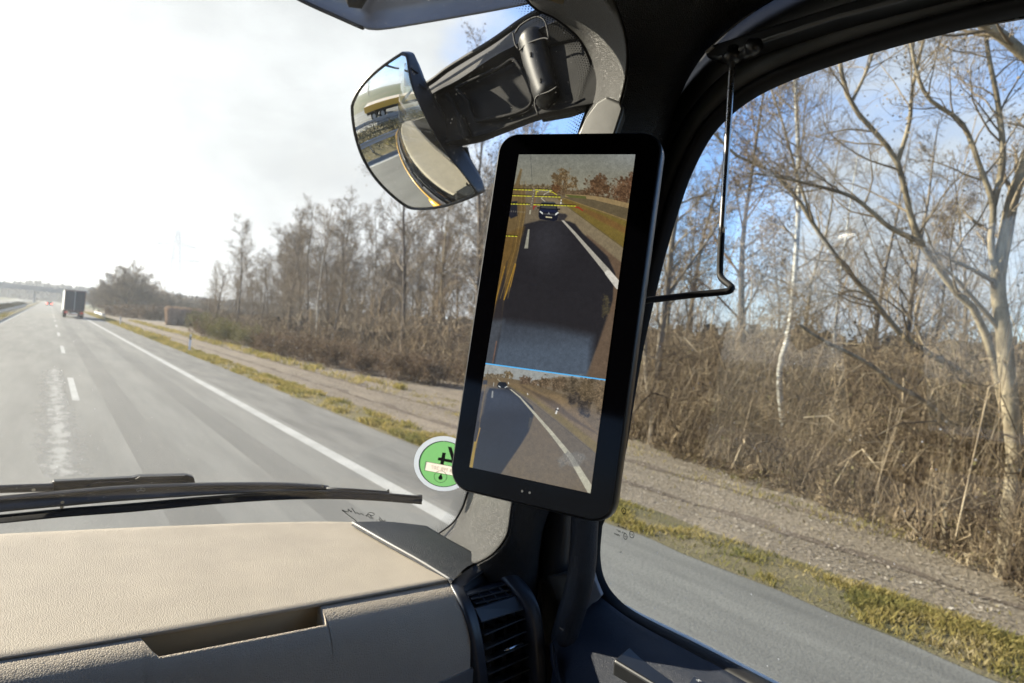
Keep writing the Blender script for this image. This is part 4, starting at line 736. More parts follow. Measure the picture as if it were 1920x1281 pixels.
# ---- ground and road materials
def ground_mat(name, c1, c2, c3, scale, bump, ani=(1, 1, 1), chips=None, rough=.9, fine=12):
    m = bpy.data.materials.new(name); m.use_nodes = True; t = m.node_tree; n = t.nodes; l = t.links; b = n['Principled BSDF']; b.inputs['Roughness'].default_value = rough; b.inputs['Specular IOR Level'].default_value = .3
    tcn = n.new('ShaderNodeTexCoord'); mpn = n.new('ShaderNodeMapping'); mpn.inputs['Scale'].default_value = ani; l.new(tcn.outputs['Object'], mpn.inputs[0])
    a = n.new('ShaderNodeTexNoise'); a.inputs['Scale'].default_value = scale; a.inputs['Detail'].default_value = 8; a.inputs['Roughness'].default_value = .62; l.new(mpn.outputs[0], a.inputs['Vector'])
    r = n.new('ShaderNodeValToRGB'); e = r.color_ramp.elements; e[0].position = .36; e[1].position = .64; e[0].color = (*c1, 1); e[1].color = (*c2, 1); l.new(a.outputs['Fac'], r.inputs[0])
    f = n.new('ShaderNodeTexNoise'); f.inputs['Scale'].default_value = scale*fine; f.inputs['Detail'].default_value = 4; f.inputs['Roughness'].default_value = .7; l.new(tcn.outputs['Object'], f.inputs['Vector'])
    x = n.new('ShaderNodeMixRGB'); x.blend_type = 'MIX'; fr = n.new('ShaderNodeMapRange'); fr.inputs[1].default_value = .45; fr.inputs[2].default_value = .72; l.new(f.outputs['Fac'], fr.inputs[0]); l.new(fr.outputs[0], x.inputs[0]); l.new(r.outputs[0], x.inputs[1]); x.inputs[2].default_value = (*c3, 1)
    l.new(x.outputs[0], b.inputs['Base Color']); bp = n.new('ShaderNodeBump'); bp.inputs['Strength'].default_value = bump; bp.inputs['Distance'].default_value = .05; l.new(f.outputs['Fac'], bp.inputs['Height']); l.new(bp.outputs[0], b.inputs['Normal']); return m
M_field = ground_mat('winter_field', (.10, .11, .045), (.16, .14, .08), (.07, .09, .03), .05, .5)
M_asph = ground_mat('worn_asphalt', (.130, .127, .112), (.195, .191, .168), (.235, .23, .205), .75, .4, ani=(1.8, .16, 1), fine=60, rough=.75)
M_shld = ground_mat('shoulder_asphalt', (.120, .117, .105), (.195, .19, .168), (.09, .088, .08), 1.1, .3, ani=(1.6, .25, 1), fine=30, rough=.85)
M_verge = ground_mat('verge_soil_grass', (.12, .11, .045), (.20, .165, .09), (.12, .095, .065), 1.6, 1.0, ani=(1, .45, 1), fine=14)
M_dirt = ground_mat('stony_dirt_track', (.13, .104, .072), (.215, .175, .124), (.34, .29, .22), 1.1, 1.0, ani=(1.6, .25, 1), fine=16)
M_litter = ground_mat('leaf_litter', (.09, .062, .04), (.15, .105, .065), (.21, .15, .09), 2.0, 1.0, fine=14)
M_line = ground_mat('worn_white_marking', (.34, .34, .31), (.45, .445, .41), (.22, .22, .2), 1.2, .2, fine=40, rough=.7)
M_patch = ground_mat('pale_worn_patch', (.27, .265, .24), (.34, .335, .305), (.20, .196, .175), 1.0, .3, fine=60, rough=.8)
def sheet(name, poly, z, m, **k):
    o = MB().add([(x, y, z) for x, y in poly], [tuple(range(len(poly)))]).build(name, m); return st(o)
st(MB().add([(-4000, -4000, -.03), (4000, -4000, -.03), (4000, 4000, -.03), (-4000, 4000, -.03)], [(0, 1, 2, 3)]).build('ground', M_field))
sheet('road', [(-3.75, -150), (4.95, -150), (4.95, 1600), (-3.75, 1600)], 0.0, M_asph)
sheet('shoulder', [(4.95, -150), (6.85, -150), (6.85, 1600), (4.95, 1600)], 0.0, M_shld)
sheet('opposite_carriageway', [(-19, -150), (-8.4, -150), (-8.4, 1600), (-19, 1600)], 0.0, M_asph)
sheet('median_strip', [(-8.4, -150), (-3.75, -150), (-3.75, 1600), (-8.4, 1600)], -0.006, M_verge)
def wavy(x0, amp, y0, y1, n, sc, seed):
    ys = y0+(y1-y0)*np.linspace(0, 1, n)**2; return [(x0+amp*(fbm(np.array([y*sc]), np.array([seed*9.1]), 1.0, seed)[0]-.5)*2*(1+y*.01), y) for y in ys]
e_a = wavy(6.80, .11, -30, 260, 300, 2.6, 1); e_b = wavy(8.15, .30, -30, 260, 300, .9, 2); e_c = wavy(11.2, .5, -30, 260, 200, .3, 3)
vg = MB(); vg.grid([[(x, y, .006) for x, y in e_a], [(x+.5, y, .03) for x, y in e_a], [(x-.3, y, .03) for x, y in e_b], [(x, y, .004) for x, y in e_b]]); st(vg.build('verge', M_verge, smooth=True))
sheet('dirt_track', [(7.4, -60), (30, -60), (30, 100), (19, 260), (7.4, 260)], -.012, M_dirt)
st(MB().grid([[(x, y, .003) for x, y in [(4.52, -60), (4.52, 900)]], [(x, y, .003) for x, y in [(4.80, -60), (4.80, 900)]]]).build('edge_marking', M_line))
st(MB().add([(-3.40, -60, .003), (-3.22, -60, .003), (-3.22, 900, .003), (-3.40, 900, .003)], [(0, 1, 2, 3)]).build('edge_marking', M_line))
for x in (-8.9, -15.8): st(MB().add([(x-.09, -60, .003), (x+.09, -60, .003), (x+.09, 900, .003), (x-.09, 900, .003)], [(0, 1, 2, 3)]).build('edge_marking', M_line))
dm = MB()
for k in range(-3, 30):
    y = 20.3+18*k; dm.add([(.66, y, .003), (.82, y, .003), (.82, y+6, .003), (.66, y+6, .003)], [(0, 1, 2, 3)]); dm.add([(-12.4, y, .003), (-12.25, y, .003), (-12.25, y+6, .003), (-12.4, y+6, .003)], [(0, 1, 2, 3)])
st(dm.build('lane_marking', M_line))
pl_, pr2 = [], []                                # pale worn patch left of the lane line, its paint-thin layer broken up by noise
for k in range(80):
    t = k/79; y = 11.5+18*t; wd_ = .66*sin(pi*min(1, t*.9+.10))**.6; rt_ = .74-.30*min(1, max(0, (t-.3)/.15)); pr2.append((rt_+.12, y, .0015)); pl_.append((.45-.25*t-wd_, y, .0015))
st(MB().grid([pl_, [((a[0]+b[0])/2, a[1], .0015) for a, b in zip(pl_, pr2)], pr2]).build('road_patch', M_patch))
_n = M_patch.node_tree.nodes; _l = M_patch.node_tree.links; _c = _n.new('ShaderNodeTexCoord'); _m = _n.new('ShaderNodeMapping'); _m.inputs['Scale'].default_value = (2.2, .8, 1); _l.new(_c.outputs['Object'], _m.inputs[0]); _z = _n.new('ShaderNodeTexNoise'); _z.inputs['Scale'].default_value = 2.2; _z.inputs['Detail'].default_value = 9; _z.inputs['Roughness'].default_value = .7; _l.new(_m.outputs[0], _z.inputs['Vector'])
_s = _n.new('ShaderNodeSeparateXYZ'); _l.new(_c.outputs['Object'], _s.inputs[0]); _d = _n.new('ShaderNodeMath'); _d.operation = 'ADD'; _d.inputs[1].default_value = -.32; _l.new(_s.outputs['X'], _d.inputs[0]); _e = _n.new('ShaderNodeMath'); _e.operation = 'ABSOLUTE'; _l.new(_d.outputs[0], _e.inputs[0])
_q = _n.new('ShaderNodeMath'); _q.operation = 'MULTIPLY_ADD'; _q.inputs[1].default_value = -.85; _l.new(_e.outputs[0], _q.inputs[0]); _l.new(_z.outputs['Fac'], _q.inputs[2]); _g = _n.new('ShaderNodeMapRange'); _g.inputs[1].default_value = .20; _g.inputs[2].default_value = .50; _l.new(_q.outputs[0], _g.inputs[0])
_t = _n.new('ShaderNodeBsdfTransparent'); _x = _n.new('ShaderNodeMixShader'); _l.new(_g.outputs[0], _x.inputs[0]); _l.new(_t.outputs[0], _x.inputs[1]); _l.new(_n['Principled BSDF'].outputs[0], _x.inputs[2]); _l.new(_x.outputs[0], _n['Material Output'].inputs['Surface'])
for k, (x0, x1, c) in enumerate(((1.35, 1.95, 0), (3.1, 3.7, 0))):
    sheet('wheel_track', [(x0, -60), (x1, -60), (x1, 500), (x0, 500)], .001, ground_mat('wheel_track_asphalt', (.118, .116, .103), (.158, .154, .137), (.20, .196, .175), .7, .6, ani=(1.3, .15, 1), fine=90, rough=.7))
for k_r, (x0, w_) in enumerate(((9.15, .32), (10.9, .30))):
    e0 = wavy(x0, .16, 0, 120, 260, .9, 5+k_r); e1_ = [(a+w_*(.75+.3*sin(b*1.3)+.25*sin(b*3.1)), b) for a, b in e0]
    st(MB().grid([[(x, y, .0) for x, y in e0], [(x, y, .0) for x, y in e1_]]).build('tyre_rut', ground_mat('rut_soil', (.085, .062, .045), (.13, .10, .073), (.22, .18, .135), 2.0, .8, ani=(1.5, .4, 1), fine=12)))
# ---- grass tufts on the verge (nobody could count them)
def blades(n, xr, yr, h, seed, xb=None):
    g = np.random.default_rng(seed); y = yr[0]+(yr[1]-yr[0])*g.random(n)**1.5; x = xr[0]+(xr[1]-xr[0])*g.random(n)
    den = fbm(x, y*.6, .7, seed); keep = g.random(n) < np.clip((den-.42)*3.4, .03, 1); x, y, den = x[keep], y[keep], den[keep]; n = len(x)
    hh = h*(.35+g.random(n))*(.5+den); a = g.random(n)*2*pi; wdt = .004+.006*g.random(n)+y*.00025; lean = hh*(.3+.7*g.random(n)); b = g.random(n)*2*pi
    z0 = .0; V = np.zeros((n, 4, 3)); V[:, 0] = np.c_[x-wdt*np.cos(a), y-wdt*np.sin(a), np.full(n, z0)]; V[:, 1] = np.c_[x+wdt*np.cos(a), y+wdt*np.sin(a), np.full(n, z0)]
    V[:, 2] = np.c_[x+lean*np.cos(b)*.45+wdt*.7*np.cos(a), y+lean*np.sin(b)*.45+wdt*.7*np.sin(a), hh*.65]; V[:, 3] = np.c_[x+lean*np.cos(b), y+lean*np.sin(b), hh]
    return V.reshape(-1, 3), n
def fast_mesh(name, V, Fc, m, smooth=False):
    me = bpy.data.meshes.new(name); nf, k = Fc.shape; me.vertices.add(len(V)); me.vertices.foreach_set('co', V.astype(np.float32).ravel()); me.loops.add(nf*k); me.loops.foreach_set('vertex_index', Fc.astype(np.int32).ravel())
    me.polygons.add(nf); me.polygons.foreach_set('loop_start', np.arange(0, nf*k, k, dtype=np.int32)); me.update(calc_edges=True); me.materials.append(m)
    if smooth: me.polygons.foreach_set('use_smooth', [True]*nf)
    return me
def leafy(name, cols, rough=.8, scale=3.0, trans=.25):
    m = bpy.data.materials.new(name); m.use_nodes = True; t = m.node_tree; n = t.nodes; l = t.links; b = n['Principled BSDF']; b.inputs['Roughness'].default_value = rough; b.inputs['Specular IOR Level'].default_value = .25
    g = n.new('ShaderNodeNewGeometry'); tcn = n.new('ShaderNodeTexCoord'); a = n.new('ShaderNodeTexNoise'); a.inputs['Scale'].default_value = scale; l.new(g.outputs['Position'], a.inputs['Vector'])
    ad = n.new('ShaderNodeMath'); ad.operation = 'MULTIPLY_ADD'; ad.inputs[1].default_value = .35; l.new(g.outputs['Random Per Island'], ad.inputs[0]); sb = n.new('ShaderNodeMapRange'); sb.inputs[1].default_value = .3; sb.inputs[2].default_value = .7; sb.inputs[4].default_value = .65; l.new(a.outputs['Fac'], sb.inputs[0]); l.new(sb.outputs[0], ad.inputs[2])
    r = n.new('ShaderNodeValToRGB'); r.color_ramp.interpolation = 'LINEAR'; e = r.color_ramp.elements
    for i, c in enumerate(cols):
        p = i/(len(cols)-1)
        if i == 0: e[0].position = 0; e[0].color = (*c, 1)
        elif i == len(cols)-1: e[-1].position = 1; e[-1].color = (*c, 1)
        else: q = e.new(p); q.color = (*c, 1)
    l.new(ad.outputs[0], r.inputs[0]); l.new(r.outputs[0], b.inputs['Base Color'])
    if trans:
        tr = n.new('ShaderNodeBsdfTranslucent'); l.new(r.outputs[0], tr.inputs[0]); x = n.new('ShaderNodeMixShader'); x.inputs[0].default_value = trans; l.new(b.outputs[0], x.inputs[1]); l.new(tr.outputs[0], x.inputs[2]); l.new(x.outputs[0], n['Material Output'].inputs['Surface'])
    return m
M_grass = leafy('verge_grass', [(.11, .125, .035), (.22, .195, .06), (.34, .27, .09), (.38, .31, .19)], scale=1.2, trans=.45)
Vs = []; 
for (n_, xr, yr, h, sd) in ((70000, (6.85, 7.9), (-1, 14), .085, 1), (60000, (6.85, 8.0), (13, 60), .12, 2), (20000, (6.8, 8.3), (60, 190), .22, 3), (600, (8.4, 10.5), (2, 20), .04, 4), (16000, (11, 12.6), (26, 130), .20, 5), (9000, (10.5, 13.5), (3, 26), .07, 6), (14000, (-8.2, -3.9), (0, 120), .25, 7)):
    v, n_ = blades(n_, xr, yr, h, sd); Vs.append(v)
V = np.concatenate(Vs); idx = np.arange(len(V)//4)[:, None]*4+np.array([0, 1, 2, 3]); 
gme = fast_mesh('grass', V, idx, M_grass); go = bpy.data.objects.new('grass', gme); COL.objects.link(go); tag(go, 'short green and yellow winter grass growing along the roadside verge', 'grass', kind='stuff')
# stones and chips on the dirt track
n_ = 60000; g_ = np.random.default_rng(5); x = 8.0+g_.random(n_)*9; y = -1+g_.random(n_)**1.4*34; s_ = .008+.022*g_.random(n_)**2; a_ = g_.random(n_)*6.28; q_ = .4+.6*g_.random(n_); zt = g_.random(n_)*.6
V = np.zeros((n_, 4, 3))
for k in range(4):
    an = a_+k*pi/2; V[:, k] = np.c_[x+np.cos(an)*s_*(q_ if k % 2 else 1), y+np.sin(an)*s_*(q_ if k % 2 else 1), .002+s_*zt*(1 if k in (1, 2) else .0)+.002]
me = fast_mesh('wood_chips', V.reshape(-1, 3), np.arange(n_)[:, None]*4+np.arange(4), leafy('pale_chips', [(.13, .10, .075), (.29, .24, .185), (.50, .45, .37)], scale=2, trans=0)); o = bpy.data.objects.new('wood_chips', me); COL.objects.link(o)
tag(o, 'pale chips and dry leaves strewn over the brown dirt track', 'wood chips', kind='stuff')

# ---- trees ---------------------------------------------------------------
def tubes(polys, sides):
    """polylines (n,3) with radii -> verts, quads"""
    Vv = []; Ff = []; b = 0
    for P, R in polys:
        n = len(P); T = np.gradient(P, axis=0); T /= np.linalg.norm(T, axis=1)[:, None]+1e-9; ref = np.array([.31, .17, .93]); A_ = np.cross(T, ref); A_ /= np.linalg.norm(A_, axis=1)[:, None]+1e-9; B_ = np.cross(A_, T)
        q = np.arange(sides)*2*pi/sides; ring_ = P[:, None, :]+(A_[:, None, :]*np.cos(q)[None, :, None]+B_[:, None, :]*np.sin(q)[None, :, None])*np.array(R)[:, None, None]
        Vv.append(ring_.reshape(-1, 3)); i, k = np.meshgrid(np.arange(n-1), np.arange(sides), indexing='ij'); i = i.ravel(); k = k.ravel()
        Ff.append(np.c_[b+i*sides+k, b+i*sides+(k+1) % sides, b+(i+1)*sides+(k+1) % sides, b+(i+1)*sides+k]); b += n*sides
    return np.concatenate(Vv), np.concatenate(Ff)
def branch(g, p, d, length, r0, nseg, wob, up=.0, r1=.25):
    P = [p]; d = d/np.linalg.norm(d); 
    for i in range(nseg):
        d = d+g.normal(0, wob, 3)+np.array([0, 0, up]); d /= np.linalg.norm(d); P.append(P[-1]+d*length/nseg)
    return np.array(P), r0*np.linspace(1, r1, nseg+1)
def side_dir(g, d, ang):
    a = np.cross(d, g.normal(0, 1, 3)); a /= np.linalg.norm(a)+1e-9; return d*cos(ang)+a*sin(ang)
def ramify(g, P, R, nb, l1, depth, start=.3, ang=(.5, 1.0), tw=.004, up=.03, fork=(6, 5), out=None, wob=.13):
    if out is None: out = []
    n = len(P)
    for k in range(nb):
        t = start+(1-start)*(k+g.random())/nb; i = min(int(t*(n-1)), n-2); u = t*(n-1)-i; p = P[i]*(1-u)+P[i+1]*u; r = R[i]*(1-u)+R[i+1]*u
        d = P[i+1]-P[i]; d /= np.linalg.norm(d)+1e-9; ln = l1*(1.15-.7*t)*(.6+.7*g.random()); q = side_dir(g, d, g.uniform(*ang))
        B, RB = branch(g, p, q, ln, max(r*.42, tw), 6 if depth > 1 else 4, wob, up); RB = np.maximum(RB, tw*.75); out.append((B, RB, depth))
        if depth > 1: ramify(g, B, RB, fork[0] if depth > 2 else fork[1], ln*.55, depth-1, .2, (.4, .9), tw, up, fork, out, wob)
    return out
def mk_tree(seed, h, r, nb, l1, lean=.02, tw=.006, fork=(7, 5), start=.3, ang=(.5, .95), stems=1, wob=.13, depth=3, up=.03):
    g = np.random.default_rng(seed); tr = []; br = []
    for s in range(stems):
        d0 = np.array([g.normal(0, lean*(1+stems)), g.normal(0, lean*(1+stems)), 1.0]); P, R = branch(g, np.array([g.normal(0, .12)*(stems > 1), g.normal(0, .12)*(stems > 1), -.1]), d0, h*(1-.15*s*g.random()), r*(1-.15*s), 12, .045, .01, .12); tr.append((P, R))
        br += ramify(g, P, R, nb, l1, depth, start, ang, tw, up, fork, wob=wob)
    big = [(a, b) for a, b, dd in br if dd >= depth]; small = [(a, b) for a, b, dd in br if dd < depth]
    v1, f1 = tubes(tr, 8); v2, f2 = tubes(big, 5); v3, f3 = tubes(small, 3)
    tips = np.array([a[-1] for a, b, dd in br if dd < depth]+[a[1] for a, b, dd in br if dd < depth])
    return v1, f1, np.concatenate([v2, v3]), np.concatenate([f2, f3+len(v2)]), tips
def leafcards(tips, n, s, seed, spread=.15):
    g = np.random.default_rng(seed); c = tips[g.integers(0, len(tips), n)]+g.normal(0, spread, (n, 3)); a = g.normal(0, 1, (n, 3)); a /= np.linalg.norm(a, axis=1)[:, None]; b = np.cross(a, g.normal(0, 1, (n, 3))); b /= np.linalg.norm(b, axis=1)[:, None]; ss = s*(.5+g.random((n, 1)))
    return np.stack([c-a*ss, c+b*ss*.6, c+a*ss, c-b*ss*.6], 1).reshape(-1, 3), np.arange(n)[:, None]*4+np.arange(4)
def bark(name, c1, c2, scale, bumpd=.02, ani=(1, 1, .3)):
    m = mat(name, c1, .85, var=.15, vscale=scale, col2=c2, bump=('noise', scale*2, .6, bumpd), ani=ani, spec=.2); return m
M_bark = [bark('grey_brown_bark', (.13, .105, .08), (.24, .20, .15), 7), bark('olive_bark', (.16, .125, .08), (.34, .28, .185), 9), bark('dark_bark', (.06, .048, .038), (.13, .105, .085), 7)]
M_birch = bark('birch_bark', (.36, .33, .27), (.60, .57, .49), 5, ani=(.5, .5, 2.5))
_n = M_birch.node_tree.nodes; _l = M_birch.node_tree.links; _b = _n['Principled BSDF']; _old = _b.inputs['Base Color'].links[0].from_socket; _c = _n.new('ShaderNodeTexCoord'); _m = _n.new('ShaderNodeMapping'); _m.inputs['Scale'].default_value = (6, 6, 26); _l.new(_c.outputs['Object'], _m.inputs[0])
_z = _n.new('ShaderNodeTexNoise'); _z.inputs['Scale'].default_value = 1.0; _z.inputs['Detail'].default_value = 5; _l.new(_m.outputs[0], _z.inputs['Vector']); _q = _n.new('ShaderNodeMapRange'); _q.inputs[1].default_value = .60; _q.inputs[2].default_value = .68; _l.new(_z.outputs['Fac'], _q.inputs[0])
_x = _n.new('ShaderNodeMixRGB'); _x.inputs[2].default_value = (.05, .042, .035, 1); _l.new(_q.outputs[0], _x.inputs[0]); _l.new(_old, _x.inputs[1]); _l.new(_x.outputs[0], _b.inputs['Base Color'])
M_twig = [leafy('twigs_tan', [(.12, .09, .06), (.22, .17, .11), (.30, .24, .16)], scale=.6, trans=0), leafy('twigs_grey', [(.10, .08, .056), (.20, .16, .115), (.30, .245, .17)], scale=.6, trans=0), leafy('twigs_red_brown', [(.11, .075, .05), (.19, .13, .085), (.27, .19, .125)], scale=.6, trans=0)]
M_leafb = leafy('dry_leaves', [(.10, .055, .025), (.20, .12, .05), (.28, .19, .09)], scale=.6, trans=.3)
KIND = {}
def variant(key, mt, mw, leaves=0, lsize=.04, **k):
    v1, f1, v2, f2, tips = mk_tree(**k)
    m1 = fast_mesh('trunk', v1, f1, mt, True); 
    if leaves:
        lv, lf = leafcards(tips, leaves, lsize, k['seed']); f2 = np.concatenate([f2, lf+len(v2)]); v2 = np.concatenate([v2, lv])
    m2 = fast_mesh('crown', v2, f2, mw, True); KIND[key] = (m1, m2)
variant('slim1', M_bark[1], M_twig[0], seed=1, h=11.5, r=.10, nb=30, l1=2.6, start=.22, fork=(8, 6))
variant('slim2', M_bark[0], M_twig[1], seed=2, h=12.5, r=.12, nb=30, l1=2.5, start=.26, fork=(8, 6))
variant('broad1', M_bark[0], M_twig[0], seed=3, h=11, r=.15, nb=26, l1=4.2, start=.16, fork=(8, 8), ang=(.45, .85))
variant('broad2', M_bark[2], M_twig[1], seed=4, h=10, r=.17, nb=26, l1=4.2, start=.15, fork=(8, 8), ang=(.5, .95))
variant('clump1', M_bark[1], M_twig[0], seed=5, h=10, r=.08, nb=16, l1=2.4, fork=(7, 6), stems=3, lean=.07, start=.2)
variant('alder', M_bark[2], M_twig[2], seed=6, h=11, r=.12, nb=26, l1=2.3, start=.28, fork=(7, 6), leaves=9000, lsize=.03)
variant('birch', M_birch, M_twig[2], seed=8, h=12.5, r=.075, nb=26, l1=2.2, start=.30, fork=(6, 6), tw=.005)
variant('birch2', M_birch, M_twig[0], seed=9, h=11.5, r=.065, nb=24, l1=2.0, start=.25, fork=(6, 6), tw=.005, lean=.05)
variant('pole', M_bark[2], M_twig[2], seed=12, h=13, r=.07, nb=14, l1=1.6, start=.55)
variant('mid1', M_bark[0], M_twig[1], seed=21, h=12, r=.13, nb=30, l1=3.0, start=.2, fork=(9, 8), tw=.009)
variant('mid2', M_bark[1], M_twig[0], seed=22, h=11.5, r=.14, nb=28, l1=3.8, start=.15, fork=(9, 8), tw=.009, ang=(.4, .8))
variant('mid3', M_bark[2], M_twig[1], seed=23, h=12, r=.12, nb=32, l1=2.6, start=.25, fork=(8, 8), tw=.009, leaves=3000, lsize=.04)
variant('round', M_bark[2], M_twig[1], seed=15, h=6.5, r=.2, nb=40, l1=4.6, start=.06, fork=(9, 8), tw=.028, ang=(.5, 1.1))
variant('far', M_bark[2], M_twig[1], seed=10, h=10, r=.2, nb=22, l1=4.2, start=.12, fork=(7, 6), tw=.022, ang=(.5, 1.0))
variant('far2', M_bark[2], M_twig[2], seed=14, h=9, r=.2, nb=24, l1=3.2, start=.12, fork=(7, 6), tw=.022)
NM = {'slim1': 'bare_tree', 'slim2': 'bare_tree', 'broad1': 'broad_bare_tree', 'broad2': 'broad_bare_tree', 'clump1': 'multi_stem_tree', 'alder': 'alder_tree', 'birch': 'birch_tree', 'birch2': 'birch_tree', 'pole': 'bare_tree', 'mid1': 'bare_tree', 'mid2': 'broad_bare_tree', 'mid3': 'bare_tree', 'round': 'round_bare_tree', 'far': 'broad_bare_tree', 'far2': 'bare_tree'}
LB = {'slim1': 'slim olive-barked bare tree with fine tan twigs in the roadside wood', 'slim2': 'slim grey-barked bare tree with grey twigs in the roadside wood', 'broad1': 'wide-crowned bare tree with long spreading tan branches in the roadside wood', 'broad2': 'dark wide-crowned bare tree with grey branches in the roadside wood',
      'mid1': 'bushy grey-twigged bare tree standing in the wood along the motorway ahead', 'mid2': 'bare tree with dense upswept tan twigs in the wood along the motorway ahead', 'mid3': 'dark-trunked tree with a few brown leaves in the wood along the motorway ahead',
      'clump1': 'bare tree with several thin olive stems from one foot in the roadside wood', 'alder': 'dark tree with reddish-brown dry leaves still on its twigs in the roadside wood', 'birch': 'tall white-barked birch with reddish twigs in the roadside wood', 'birch2': 'leaning white-barked birch with tan twigs in the roadside wood', 'pole': 'tall dark pole-thin tree with twigs only near its top in the wood', 'round': 'low round-crowned bare tree in the hazy clump far off beside the motorway', 'far': 'hazy dark bare tree with wide crown far off beside the motorway', 'far2': 'hazy red-brown bare tree far off beside the motorway'}
GR = {k: v.split(' in the')[0].split(' standing in')[0].split(' far off')[0]+'s' for k, v in LB.items()}
def put_tree(key, x, y, s=1.0, rz=None, label=None, group=True, z=0):
    m1, m2 = KIND[key]; t = thing(NM[key], (x, y, z), label or LB[key], 'tree' if 'birch' not in key else 'birch tree', None)
    if not label: t['group'] = GR[key]
    t.rotation_euler = (0, 0, rz if rz is not None else random.random()*6.28); t.scale = (s, s, s*random.uniform(.92, 1.1))
    for nm, me in (('trunk', m1), ('crown', m2)):
        o = bpy.data.objects.new(nm, me); COL.objects.link(o); o.parent = t
    return t
def edge(y): return float(np.interp(y, [-6, 3, 7.5, 13, 30, 60, 95, 130], [8.4, 9.8, 12.1, 13.4, 17.8, 18.2, 17.2, 17.5]))
def gdir(px, Y):                                  # ground point below photo column px at road distance Y (horizon row)
    hz = 560+.0875*(px-92); d = ray(px, hz); return d[0]/d[1]*Y
rs = random.Random(21); placed = []
def far_enough(x, y, dmin):
    return all((x-a)**2+(y-b)**2 > dmin*dmin for a, b in placed)
keys_n = ['slim1', 'slim2', 'clump1', 'alder', 'birch', 'birch2', 'slim1', 'slim2', 'pole']; keys_f = ['mid1', 'mid2', 'mid3', 'slim2', 'mid1', 'birch', 'mid2', 'mid3', 'alder', 'broad2']
cnt = 0
while cnt < 20:                                    # the wood seen through the side window
    y = rs.uniform(-4, 24); x = edge(y)+rs.uniform(2.2, 20)
    a_ = math.degrees(math.atan2(x, y))
    if far_enough(x, y, 1.5) and 40 < a_ < 95: placed.append((x, y)); put_tree(rs.choice(keys_n), x, y, rs.uniform(.82, 1.12)); cnt += 1
cnt = 0
while cnt < 95:                                    # the wood seen through the windscreen
    y = rs.uniform(24, 104); x = edge(y)+rs.uniform(.8, 20)*(1 if y < 90 else .6)
    if far_enough(x, y, 1.7):
        placed.append((x, y)); hs = np.interp(y, [24, 32, 50, 75, 104], [1.25, 1.3, 1.15, 1.1, .85]); put_tree(rs.choice(keys_f), x, y, rs.uniform(.8, 1.1)*hs); cnt += 1
for px, Y, s, key in ((238, 165, 1.25, 'round'), (216, 172, 1.1, 'round'), (256, 170, 1.15, 'round'), (200, 185, .9, 'round'), (276, 178, .95, 'round'), (292, 182, .8, 'round'), (308, 190, .8, 'round'), (326, 200, .85, 'round'), (343, 205, .7, 'round'), (358, 215, .75, 'round'), (372, 220, .7, 'round'), (186, 235, .9, 'round'), (176, 260, .9, 'round'), (290, 215, 1., 'far2'), (246, 200, .9, 'far'), (384, 140, .6, 'round')):
    put_tree(key, gdir(px, Y), Y, s)
for k in range(26):                                # tree line left of the opposite carriageway, seen only in the mirror and far ahead
    Y = rs.uniform(-60, 420); put_tree(rs.choice(['far', 'far2']), -rs.uniform(62, 120), Y, rs.uniform(.7, 1.1), label=None)
# ---- hand-shaped trees close to the side window
def hand_tree(name, label, cat, limbs, mt, mw, seed, l1=1.6, nb=14, fork=(6, 5), depth=3, tw=.006, leaves=0):
    g = np.random.default_rng(seed); base = None; tr = []; br = []
    for pts, dep, r0, r1 in limbs:
        P = np.array([U(x, y, dep if np.isscalar(dep) else dep[0]+(dep[1]-dep[0])*i/(len(pts)-1)) for i, (x, y) in enumerate(pts)]); P = cr(P, 24); R = np.linspace(r0, r1, 24); tr.append((P, R))
        br += ramify(g, P, R, nb, l1, depth, .25, (.45, 1.0), tw, .02, fork, wob=.16)
    b0 = tr[0][0][0].copy(); P0 = tr[0][0]; gpt = np.array([P0[0][0], P0[0][1], -.05]); tr.insert(0, (np.array([gpt, (gpt+P0[0])/2, P0[0]]), np.array([tr[0][1][0]*1.25, tr[0][1][0]*1.1, tr[0][1][0]])))
    t = thing(name, gpt, label, cat); v, f = tubes(tr, 9); me = fast_mesh('trunk', v-gpt, f, mt, True); o = bpy.data.objects.new('trunk', me); COL.objects.link(o); o.parent = t
    big = [(a, b) for a, b, dd in br if dd >= depth]; small = [(a, b) for a, b, dd in br if dd < depth]; v2, f2 = tubes(big, 5); v3, f3 = tubes(small, 3); V = np.concatenate([v2, v3]); Fq = np.concatenate([f2, f3+len(v2)])
    if leaves:
        tips = np.array([a[-1] for a, b, dd in br if dd < depth]); lv, lf = leafcards(tips, leaves, .018, seed); Fq = np.concatenate([Fq, lf+len(V)]); V = np.concatenate([V, lv])
    me = fast_mesh('crown', V-gpt, Fq, mw, True); o = bpy.data.objects.new('crown', me); COL.objects.link(o); o.parent = t; return t
hand_tree('birch_tree', 'white birch with a bent foot among brambles in the middle of the side window', 'birch tree', [([(1469, 800), (1461, 720), (1466, 670), (1480, 620), (1490, 520), (1497, 400), (1497, 290), (1492, 170), (1486, 20), (1480, -200)], 14.2, .062, .035)], M_birch, M_twig[0], 31, l1=1.3, nb=26, fork=(8, 7), tw=.0035, leaves=1500)
